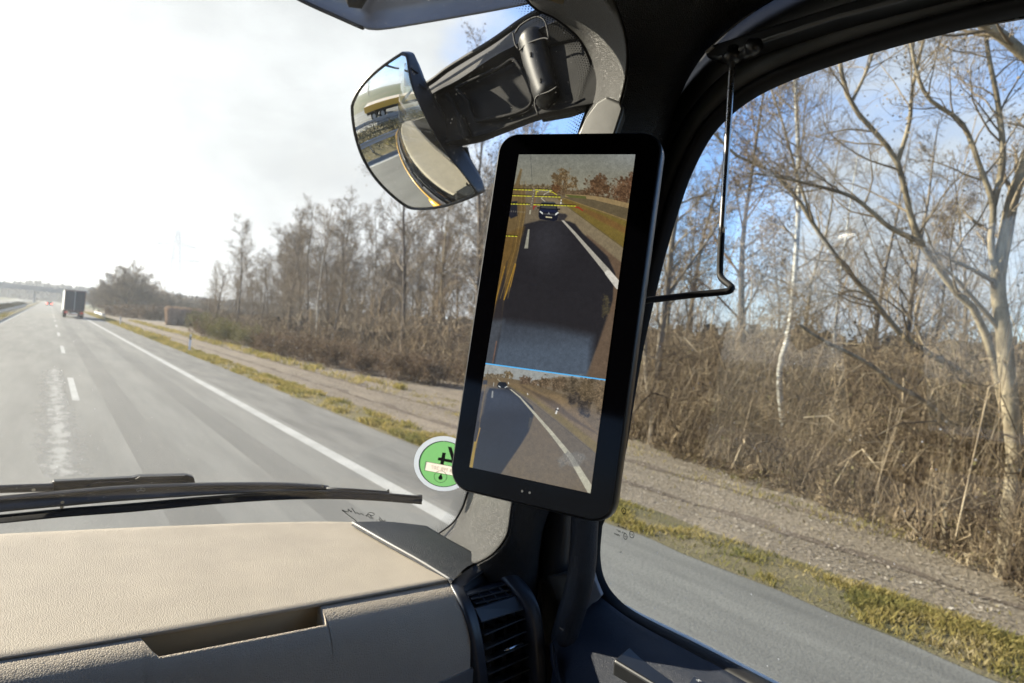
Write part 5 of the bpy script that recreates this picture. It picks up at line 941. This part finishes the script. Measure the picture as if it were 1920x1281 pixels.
hand_tree('leaning_tree', 'tall tree leaning left with a long forked trunk crossing the right of the side window', 'tree',
          [([(1905, 830), (1885, 762), (1838, 600), (1790, 545), (1758, 500), (1726, 455), (1707, 402), (1683, 305), (1644, 252), (1596, 194), (1575, 120), (1570, 20), (1560, -120)], 9.4, .058, .022),
           ([(1726, 455), (1668, 426), (1634, 397), (1595, 368), (1528, 348), (1450, 330), (1400, 325)], 9.4, .04, .014), ([(1683, 305), (1705, 230), (1712, 160), (1735, 60), (1760, -60)], (9.4, 9), .032, .012), ([(1596, 194), (1630, 120), (1650, 40)], 9.4, .025, .012)], M_bark[1], M_twig[0], 32, l1=1.6, nb=14, fork=(7, 7), tw=.0035)
hand_tree('leaning_tree', 'thin tree leaning far to the left, lowest of the slanting trunks across the side window', 'tree',
          [([(1901, 822), (1875, 762), (1807, 699), (1744, 665), (1687, 624), (1635, 560), (1586, 503), (1528, 426), (1499, 377), (1460, 334), (1431, 314), (1378, 290), (1330, 240)], 11.2, .062, .02), ([(1528, 426), (1495, 330), (1470, 240), (1440, 150)], 11.2, .028, .01), ([(1635, 560), (1600, 545), (1540, 560), (1500, 575)], 11.2, .02, .008)], M_bark[1], M_twig[0], 33, l1=1.7, nb=18, fork=(8, 7), tw=.0035)
hand_tree('forked_tree', 'thickest trunk at the right edge of the side window, pale and forked', 'tree',
          [([(1905, 860), (1890, 720), (1881, 615), (1871, 532), (1886, 435), (1900, 368), (1925, 300), (1960, 180), (1990, 0)], 8.8, .105, .055), ([(1874, 540), (1858, 460), (1862, 387), (1838, 315), (1804, 232), (1741, 184), (1715, 120), (1700, 20)], 8.8, .045, .018), ([(1862, 387), (1880, 300), (1872, 200), (1850, 80), (1846, -40)], 8.8, .045, .02)], M_bark[1], M_twig[0], 34, l1=1.5, nb=12, fork=(7, 7), tw=.0035, leaves=1500)
hand_tree('leaning_tree', 'pale limb slanting down through the upper right corner of the side window', 'tree', [([(2120, 700), (2100, 420), (2040, 230), (1980, 160), (1920, 102), (1857, 51), (1800, 10), (1740, -60)], 7.4, .085, .05)], M_bark[1], M_twig[0], 35, l1=1.3, nb=12, tw=.003)
hand_tree('dead_tree', 'thin dead trunk leaning low over the brambles in the side window', 'dead tree', [([(1790, 800), (1774, 789), (1736, 755), (1676, 721), (1631, 684), (1537, 635), (1500, 610)], 10.0, .045, .022)], M_bark[1], M_twig[0], 36, l1=.6, nb=5, depth=2)
hand_tree('twin_stem_tree', 'pale twin-stemmed tree just right of the display, seen through the side window', 'tree', [([(1224, 800), (1231, 740), (1237, 654), (1249, 560), (1262, 440), (1280, 330), (1290, 200), (1300, 60)], 18.5, .10, .045), ([(1226, 790), (1212, 700), (1210, 600), (1225, 480), (1240, 380), (1245, 200)], 18.5, .075, .035), ([(1249, 560), (1290, 500), (1340, 430), (1370, 350)], 18.5, .045, .018)], M_bark[0], M_twig[0], 37, l1=2.0, nb=14)
# ---- brambles and undergrowth in front of and under the trees (one mass)
def thicket(n, yr, depthr, hr, seed, seg=5, rad=.006, tall=None):
    g = np.random.default_rng(seed); y = yr[0]+(yr[1]-yr[0])*g.random(n); ed = np.array([edge(v) for v in y]); x = ed+depthr[0]+(depthr[1]-depthr[0])*g.random(n)**1.6+(fbm(y, y*0, 1.5, seed)-.5)*1.5
    rise = np.clip((x-ed+.6)/2.0, .18, 1); H_ = (hr[0]+(hr[1]-hr[0])*g.random(n))*rise*(.55+.9*fbm(x, y, 2.5, seed+3)); b = g.random(n)*2*pi; le = .3+g.random(n)*1.9; P = np.zeros((n, seg+1, 3)); z0 = g.random(n)**2*.8*H_
    for i in range(seg+1):
        t = i/seg; arc = np.sin(t*pi*(.45+.5*g.random(n)))
        P[:, i] = np.c_[x+np.cos(b)*le*H_*t*.7, y+np.sin(b)*le*H_*t*.7, z0*(1-t)*.6+H_*arc]+g.normal(0, .05, (n, 3))*(t > 0)
    T = np.gradient(P, axis=1); T /= np.linalg.norm(T, axis=2)[..., None]+1e-9; A_ = np.cross(T, np.array([.3, .2, .93])); A_ /= np.linalg.norm(A_, axis=2)[..., None]+1e-9; B_ = np.cross(A_, T)
    rr = (rad*(.5+g.random(n)**2*1.6))[:, None]*np.linspace(1, .45, seg+1)[None]*(1+y[:, None]*.02); V = np.zeros((n, seg+1, 3, 3))
    for k in range(3): q = k*2*pi/3; V[:, :, k] = P+(A_*cos(q)+B_*sin(q))*rr[..., None]
    base = (np.arange(n)*(seg+1)*3)[:, None, None]; i, k = np.meshgrid(np.arange(seg), np.arange(3), indexing='ij'); fq = np.stack([i*3+k, i*3+(k+1) % 3, (i+1)*3+(k+1) % 3, (i+1)*3+k], -1).reshape(1, -1, 4)
    return V.reshape(-1, 3), (base+fq).reshape(-1, 4), P
M_bramb = leafy('bramble_stems', [(.042, .028, .018), (.105, .073, .044), (.27, .20, .12), (.56, .45, .29)], scale=1.6, trans=0)
M_bleaf = leafy('bramble_leaves', [(.035, .026, .017), (.09, .066, .04), (.22, .165, .095), (.17, .175, .05)], scale=1.3, trans=.25)
Vs = []; Fs = []; Ls = []; b0 = 0
for args in ((700, (-5, 12), (.3, 2.8), (1.2, 2.9), 51, 7, .016), (600, (11, 40), (.3, 3), (1.2, 2.9), 52, 7, .018), (700, (-5, 14), (.5, 6), (3.0, 5.6), 53, 8, .006), (700, (13, 60), (.5, 7), (2.8, 5.2), 54, 8, .008), (13000, (-5, 12), (.3, 3.8), (1.2, 2.9), 41, 6, .0038), (14000, (9, 30), (.3, 4.2), (1.3, 2.8), 42, 5, .005), (9000, (28, 105), (-.3, 6), (1.2, 2.6), 43), (2600, (-5, 26), (3, 14), (1.2, 3.2), 44), (2200, (26, 105), (5, 16), (1.5, 3.2), 45), (3000, (-5, 30), (-.1, 1.0), (.3, .8), 46)):
    v, f, P = thicket(*args); Vs.append(v); Fs.append(f+b0); b0 += len(v); Ls.append(P.reshape(-1, 3))
me = fast_mesh('brambles', np.concatenate(Vs), np.concatenate(Fs), M_bramb, True); o = bpy.data.objects.new('brambles', me); COL.objects.link(o); tag(o, 'dense tangle of brown bramble stems at the foot of the wood', 'brambles', kind='stuff')
pts = np.concatenate(Ls); g_ = np.random.default_rng(77)
lv, lf = leafcards(pts, 150000, .024, 78, .12); lv[:, 2] = np.abs(lv[:, 2]); me = fast_mesh('dry_foliage', lv, lf, M_bleaf); o = bpy.data.objects.new('dry_foliage', me); COL.objects.link(o); tag(o, 'brown and olive dry leaves caught in the brambles along the wood', 'foliage', kind='stuff')
sheet('forest_floor', [(edge(y)+.4, y) for y in range(-6, 131, 4)]+[(45, 130), (45, -6)], -.004, M_litter)
# single bushes at the edge of the wood
def bush_mesh(seed, h, wdt, cols, nm):
    g = np.random.default_rng(seed); br = []
    for k in range(46):
        d = np.array([g.normal(0, .55), g.normal(0, .55), 1.]); P, R = branch(g, np.array([g.normal(0, wdt*.22), g.normal(0, wdt*.22), 0]), d, h*(.6+.5*g.random()), .012, 5, .16); br.append((P, R, 2)); ramify(g, P, R, 6, h*.35, 1, .3, (.4, .9), .006, .02, (4, 4), br)
    v, f = tubes([(a, b) for a, b, c in br], 3); tips = np.concatenate([a for a, b, c in br]); lv, lf = leafcards(tips, 5200, .05, seed, .10)
    lv[:, 2] = np.maximum(lv[:, 2], .01); return fast_mesh('stems', v, f, M_bramb, True), fast_mesh('leaves', lv, lf, leafy(nm, cols, scale=1.0, trans=.3))
BM = [bush_mesh(61, 2.1, 2.2, [(.07, .075, .03), (.14, .13, .05), (.22, .19, .08)], 'olive_bush_leaves'), bush_mesh(62, 1.8, 2.4, [(.06, .045, .03), (.13, .09, .055), (.20, .14, .09)], 'brown_bush_leaves')]
def bush(k, x, y, s, label, group=None):
    t = thing('bush', (x, y, 0), label, 'bush', group); t.rotation_euler = (0, 0, random.random()*6); t.scale = (s, s, s*.9)
    for m_ in BM[k]:
        o = bpy.data.objects.new(m_.name.split('.')[0], m_); COL.objects.link(o); o.parent = t
for i, (px, Y, s, k) in enumerate(((440, 62, 1.0, 0), (418, 66, 1.1, 0), (475, 55, .9, 0), (510, 50, 1.0, 1), (545, 46, 1.0, 1), (590, 42, 1.0, 1), (640, 38, 1.0, 1), (700, 34, .9, 1), (760, 31, .9, 1), (820, 29, .9, 1), (400, 76, 1.2, 1), (385, 92, 1.3, 0), (240, 158, 1.8, 1), (275, 152, 2., 1), (300, 160, 2.0, 1), (210, 168, 1.6, 1), (330, 165, 1.8, 1), (350, 170, 1.6, 1))):
    bush(k, gdir(px, Y), Y, s, ['low olive-green bush with pale leaves at the foot of the roadside wood', 'low brown leafy bush at the foot of the trees along the motorway'][k], ['olive bushes by the wood', 'brown bushes by the wood'][k])
# reed bed
g_ = np.random.default_rng(90); n_ = 9000; px_r = g_.uniform(313, 376, n_); Yr = g_.uniform(118, 134, n_); xr_ = np.array([gdir(a, b) for a, b in zip(px_r, Yr)]); hh = 2.3+.7*g_.random(n_); ww = .035
V = np.stack([np.c_[xr_-ww, Yr, np.zeros(n_)], np.c_[xr_+ww, Yr+.02, np.zeros(n_)], np.c_[xr_+ww*1.5+g_.normal(0, .12, n_), Yr, hh], np.c_[xr_-ww*.6+g_.normal(0, .12, n_), Yr, hh*.97]], 1).reshape(-1, 3)
me = fast_mesh('reed_bed', V, np.arange(n_)[:, None]*4+np.arange(4), leafy('dry_reeds', [(.24, .16, .11), (.36, .26, .18), (.46, .35, .25)], trans=.2)); o = bpy.data.objects.new('reed_bed', me); COL.objects.link(o); tag(o, 'block of dry pinkish-brown reeds beside the motorway', 'reeds', kind='stuff')
# far woods on the left, beyond the bridge
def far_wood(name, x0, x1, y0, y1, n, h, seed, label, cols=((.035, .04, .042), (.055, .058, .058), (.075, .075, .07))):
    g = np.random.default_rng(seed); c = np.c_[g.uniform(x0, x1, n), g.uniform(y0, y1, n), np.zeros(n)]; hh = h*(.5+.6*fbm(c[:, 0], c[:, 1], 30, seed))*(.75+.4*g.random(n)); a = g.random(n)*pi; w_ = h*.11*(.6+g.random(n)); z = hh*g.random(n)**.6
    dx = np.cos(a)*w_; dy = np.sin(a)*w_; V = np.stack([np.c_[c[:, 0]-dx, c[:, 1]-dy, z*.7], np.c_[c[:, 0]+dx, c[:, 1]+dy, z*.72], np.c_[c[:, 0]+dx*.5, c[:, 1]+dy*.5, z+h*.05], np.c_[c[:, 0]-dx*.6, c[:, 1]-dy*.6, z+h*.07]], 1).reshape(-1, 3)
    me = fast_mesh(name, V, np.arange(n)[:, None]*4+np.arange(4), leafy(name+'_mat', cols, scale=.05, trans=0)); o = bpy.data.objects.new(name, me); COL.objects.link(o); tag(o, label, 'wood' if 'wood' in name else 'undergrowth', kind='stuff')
far_wood('far_wood', -260, 70, 640, 700, 30000, 15, 3, 'far bluish line of woods on the horizon behind the road bridge')
far_wood('far_wood', -160, -30, 330, 560, 16000, 9, 4, 'nearer hazy strip of woods left of the motorway before the bridge')
far_wood('far_wood', 30, 420, 330, 520, 30000, 11, 6, 'distant woods behind the trees on the right of the motorway')
far_wood('far_wood', 46, 90, -20, 240, 26000, 5.5, 7, 'deep part of the roadside wood seen as a brown mass between the trunks', ((.10, .08, .055), (.17, .135, .09), (.24, .19, .13)))
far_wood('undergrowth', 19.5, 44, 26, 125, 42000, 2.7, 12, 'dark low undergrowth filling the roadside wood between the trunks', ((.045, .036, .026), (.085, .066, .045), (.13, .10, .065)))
# ---- road bridge
Mc = mat('bridge_concrete', (.22, .22, .21), .8, var=.12, vscale=.6)
br_ = thing('road_bridge', (-3.5, 400, 0), 'grey concrete road bridge crossing the motorway in the hazy distance', 'bridge')
part(MB().box(-120, 60, 396, 406, 5.6, 7.2), 'deck', Mc, br_); part(MB().box(-120, 60, 395.6, 396, 7.1, 8.0).box(-120, 60, 406, 406.4, 7.1, 8.0), 'parapet', Mc, br_)
for x in (-5.8, 13, -24): part(MB().box(x-.5, x+.5, 398, 404, 0, 5.6), 'pier', Mc, br_)
part(MB().prism([(16, 394, 0), (60, 394, 0), (60, 394, 5.5), (26, 394, 5.5)], (0, 14, 0)), 'embankment', M_field, br_)
# ---- lattice pylons with lines
M_lat = mat('haze_paled_steel', (.75, .77, .80), .8)  # steel paled to melt into the sky, haze put into its colour
def pylon(x, y, h, label):
    t = thing('power_pylon', (x, y, 0), label, 'pylon'); m_ = MB()
    def leg_(sx, sy, z): k = 1-.86*min(1, z/h); return np.array([x+sx*3.2*k, y+sy*3.2*k, z])
    lv_ = np.linspace(0, h, 11)
    for sx, sy in ((-1, -1), (1, -1), (1, 1), (-1, 1)): m_.tube([leg_(sx, sy, z) for z in lv_], .06, 4)
    for a, b in zip(lv_[:-1], lv_[1:]):
        for s1, s2 in (((-1, -1), (1, -1)), ((1, -1), (1, 1)), ((1, 1), (-1, 1)), ((-1, 1), (-1, -1))): m_.tube([leg_(*s1, a), leg_(*s2, b)], .028, 4); m_.tube([leg_(*s2, a), leg_(*s1, b)], .028, 4)
    part(m_, 'lattice_tower', M_lat, t)
    for z, wdt in ((h*.66, 9), (h*.82, 7)):
        m_ = MB(); m_.tube([(x-wdt, y, z), (x+wdt, y, z)], .08, 4); m_.tube([(x-wdt, y, z), (x, y, z+1.6), (x+wdt, y, z)], .06, 4); part(m_, 'crossarm', M_lat, t)
    return t
X0 = gdir(322, 300); X1 = X0+190
pylon(X0, 300, 34, 'tall lattice power pylon standing faintly in the haze above the roadside trees')
for (z, off, lb) in ((25, -9, 'lower left power line'), (25, 9, 'lower right power line'), (31, -7, 'upper left power line'), (31, 7, 'upper right power line')):
    pts_ = [(X0+(-230)*t+off*(0), 300+off+120*t*0, z+6*(t*t-t)*4*.8) for t in np.linspace(0, 1, 14)]; pts2 = [(X0+190*t, 300+off-110*t, z+5*(t*t-t)*4*.8) for t in np.linspace(0, 1, 14)]
    tag(MB().tube(pts_[::-1]+pts2[1:], .035, 4).build('power_line', M_lat), lb+' strung from the lattice pylon through the haze', 'power line')
# ---- guard rails
M_rail = mat('guardrail_zinc', (.42, .43, .43), .5, metal=.5, var=.1)
def rail(name, x, y0, y1, label, face, posts=True, zc=.62):
    t = thing(name, (x, y0, 0), label, 'guard rail'); pr = [(0, .15), (.03, .11), (0, .05), (0, -.05), (.03, -.11), (0, -.15)]
    ys = np.linspace(y0, y1, max(2, int((y1-y0)/12)))
    part(MB().grid([[(x+face*a, y, zc+b) for y in ys] for a, b in pr]), 'beam', M_rail, t, solid=.005)
    k = 0
    for y in np.arange(y0, min(y1, y0+240), 4.0):
        if k < 60: part(MB().box(x-face*.06-.03, x-face*.06+.03, y-.05, y+.05, 0, zc+.14), 'post', M_rail, t)
        k += 1
rail('guard_rail', -4.35, -40, 420, 'zinc guard rail with low hedge along the near side of the median', 1)
rail('guard_rail', -7.9, -40, 420, 'zinc guard rail on the far side of the median by the opposite lanes', -1)
rail('guard_rail', 7.15, 121, 150, 'short bright guard rail beside the far truck on the right verge', -1, zc=.75)
def hedge():
    g = np.random.default_rng(15); n = 60000; y = -20+g.random(n)**1.3*260; c = np.c_[-6.1+g.normal(0, .55, n), y, np.abs(g.random(n))*.95*(.6+.6*fbm(y, y*0, 2, 3))]
    v, f = leafcards(c, 60000, .06, 16, .05); v[:, 2] = np.abs(v[:, 2]); me = fast_mesh('median_hedge', v, f, leafy('hedge_leaves', [(.03, .028, .018), (.06, .055, .03), (.09, .085, .04)], trans=.1)); o = bpy.data.objects.new('median_hedge', me); COL.objects.link(o); tag(o, 'low dark scrubby hedge growing along the median between the guard rails', 'hedge', kind='stuff')
hedge()
# ---- reflector posts
M_pw = mat('post_white', (.75, .76, .78), .5); M_pb = mat('post_black_band', (.02, .02, .022), .5)
def delin(x, y, label):
    t = thing('reflector_post', (x, y, 0), label, 'reflector post')
    prof_ = [(-.06, -.05), (.06, -.05), (0, .06)]
    part(MB().prism([(x+a, y+b, 0) for a, b in prof_], (0, 0, .74)), 'lower_post', M_pw, t, bevel=.01); part(MB().prism([(x+a*1.02, y+b*1.02, .74) for a, b in prof_], (0.0, 0, .20)), 'black_band', M_pb, t); part(MB().prism([(x+a, y+b, .94) for a, b in prof_], (0, 0, .10)), 'cap', M_pw, t, bevel=.01)
    part(MB().box(x-.02, x+.02, y-.058, y-.053, .78, .91), 'reflector', mat('reflector_silver', (.6, .6, .6), .2), t)
delin(7.35, 46, 'white reflector post with black band on the grass verge, nearest ahead'); delin(7.35, 96, 'white reflector post on the verge, the farther one ahead')
# ---- truck ahead
tx, ty = 3.05, 116.0
tk = thing('box_truck', (tx, ty+6, 0), 'box truck with dark rear doors and white side driving ahead in the right lane', 'truck')
part(MB().box(tx-1.27, tx+1.27, ty+.03, ty+13.4, 1.05, 3.98), 'cargo_box', M_white, tk, bevel=.03)
Md = mat('dark_truck_doors', (.020, .028, .036), .45, var=.3, vscale=1.5)
for sx in (-1, 1): part(MB().box(tx+(.03 if sx > 0 else -1.20), tx+(1.20 if sx > 0 else -.03), ty-.03, ty+.026, 1.12, 3.88), 'rear_door', Md, tk, bevel=.01)
for sx in (-1, 1):
    for k in (.35, .8): part(MB().tube([(tx+sx*k, ty-.05, 1.15), (tx+sx*k, ty-.05, 3.85)], .016, 6), 'lock_bar', mat('dull_lock_steel', (.06, .065, .07), .6), tk)
Mr = mat('dark_red_frame', (.12, .02, .02), .4)
for b in ((-1.28, -1.21, 1.05, 3.98), (1.21, 1.28, 1.05, 3.98), (-1.21, 1.21, 3.89, 3.98), (-1.21, 1.21, 1.03, 1.11)): part(MB().box(tx+b[0], tx+b[1], ty-.04, ty+.02, b[2], b[3]), 'frame_edge', Mr, tk)
part(MB().box(tx-1.15, tx+1.15, ty+.02, ty+.14, .48, .62), 'underrun_bar', mat('red_white_bar', (.2, .03, .03), .5), tk); part(MB().box(tx-.26, tx+.26, ty-.0, ty+.015, .72, .84), 'number_plate', M_white, tk)
for sx in (-1, 1):
    part(MB().box(tx+sx*.95-.2, tx+sx*.95+.2, ty+.0, ty+.05, .74, .90), 'tail_light', mat('tail_light_red', (.4, .01, .01), .2, emit=(1, .05, .03, .12)), tk)
    for k, yy in enumerate((3.0, 4.4, 12.2)):
        wv = MB().tube([(tx+sx*1.22, ty+yy, .52), (tx+sx*.85, ty+yy, .52)], .52, 24); wo = part(wv, 'wheel', M_rubber, tk, smooth=False); part(MB().tube([(tx+sx*1.235, ty+yy, .52), (tx+sx*1.15, ty+yy, .52)], .28, 16), 'rim', M_rail, wo)
    part(MB().box(tx+sx*1.15-.1, tx+sx*1.15+.1, ty+1.2, ty+1.25, .2, .8), 'mud_flap', M_rubber, tk)
part(MB().box(tx-1.24, tx+1.24, ty+13.7, ty+15.9, .5, 3.5), 'cab', M_white, tk, bevel=.1); part(MB().box(tx-.45, tx+.45, ty+.3, ty+14, .7, 1.04), 'chassis', M_black, tk)
# ---- far car
cx_, cy_ = .2, 285.0
car = thing('far_car', (cx_, cy_+2, 0), 'small dark car far ahead with glowing red tail lights in the left lane', 'car')
pr_ = [(-0, .35), (0, .85), (.25, .95), (.75, 1.42), (2.6, 1.45), (3.3, .98), (4.2, .85), (4.35, .4)]
part(MB().prism([(cx_-.88, cy_+a, b) for a, b in pr_], (1.76, 0, 0)), 'body', mat('dark_car_paint', (.03, .035, .045), .3, coat=.5), car, bevel=.08, seg=3)
part(MB().prism([(cx_-.70, cy_+.24, .98), (cx_+.70, cy_+.24, .98), (cx_+.62, cy_+.70, 1.38), (cx_-.62, cy_+.70, 1.38)], (0, -.01, .01)), 'rear_window', M_gloss, car)
for sx in (-1, 1):
    part(MB().box(cx_+sx*.66-.18, cx_+sx*.66+.18, cy_-.03, cy_+.02, .70, .86), 'tail_light', mat('car_tail_light', (.5, .02, .02), .2, emit=(1, .12, .07, 6)), car)
    for yy in (.8, 3.4):
        wo = part(MB().tube([(cx_+sx*.86, cy_+yy, .32), (cx_+sx*.66, cy_+yy, .32)], .32, 18), 'wheel', M_rubber, car); part(MB().tube([(cx_+sx*.875, cy_+yy, .32), (cx_+sx*.84, cy_+yy, .32)], .19, 12), 'rim', M_rail, wo)
part(MB().box(cx_-.25, cx_+.25, cy_-.025, cy_-.005, .55, .66), 'number_plate', M_white, car)
# ---- oncoming yellow truck on the opposite carriageway, caught by the ramp mirror
ox, oy = -11.0, 1.5
ok_ = thing('flatbed_truck', (ox, oy, 0), 'yellow flatbed truck on the opposite lanes, seen only in the ramp mirror', 'truck')
part(MB().box(ox-1.25, ox+1.25, oy-5, oy+4, 1.05, 1.65), 'load_bed', M_yellow, ok_, bevel=.03); part(MB().box(ox-1.2, ox+1.2, oy-7.3, oy-5.3, .7, 2.9), 'cab', M_yellow, ok_, bevel=.15, seg=3); part(MB().box(ox-.4, ox+.4, oy-7, oy+4, .6, 1.03), 'chassis', M_black, ok_)
for sx in (-1, 1):
    for yy in (-6.2, 1.2, 2.6):
        wo = part(MB().tube([(ox+sx*1.2, oy+yy, .5), (ox+sx*.85, oy+yy, .5)], .5, 20), 'wheel', M_rubber, ok_); part(MB().tube([(ox+sx*1.215, oy+yy, .5), (ox+sx*1.15, oy+yy, .5)], .26, 14), 'rim', M_rail, wo)
# ---- haze
HAZE = 0.0005
if HAZE:
    hz_ = MB().box(-1500, 1500, -400, 1700, -1.0, 60).build('haze', bpy.data.materials.new('haze_air')); m = hz_.data.materials[0]; m.use_nodes = True; n = m.node_tree.nodes; n.clear(); o_ = n.new('ShaderNodeOutputMaterial'); v_ = n.new('ShaderNodeVolumePrincipled')
    v_.inputs['Color'].default_value = (.86, .91, .97, 1); v_.inputs['Density'].default_value = HAZE; v_.inputs['Anisotropy'].default_value = .55; m.node_tree.links.new(v_.outputs[0], o_.inputs['Volume'])
    tag(hz_, kind='stuff', label='thin pale winter haze over the motorway and woods', cat='haze')
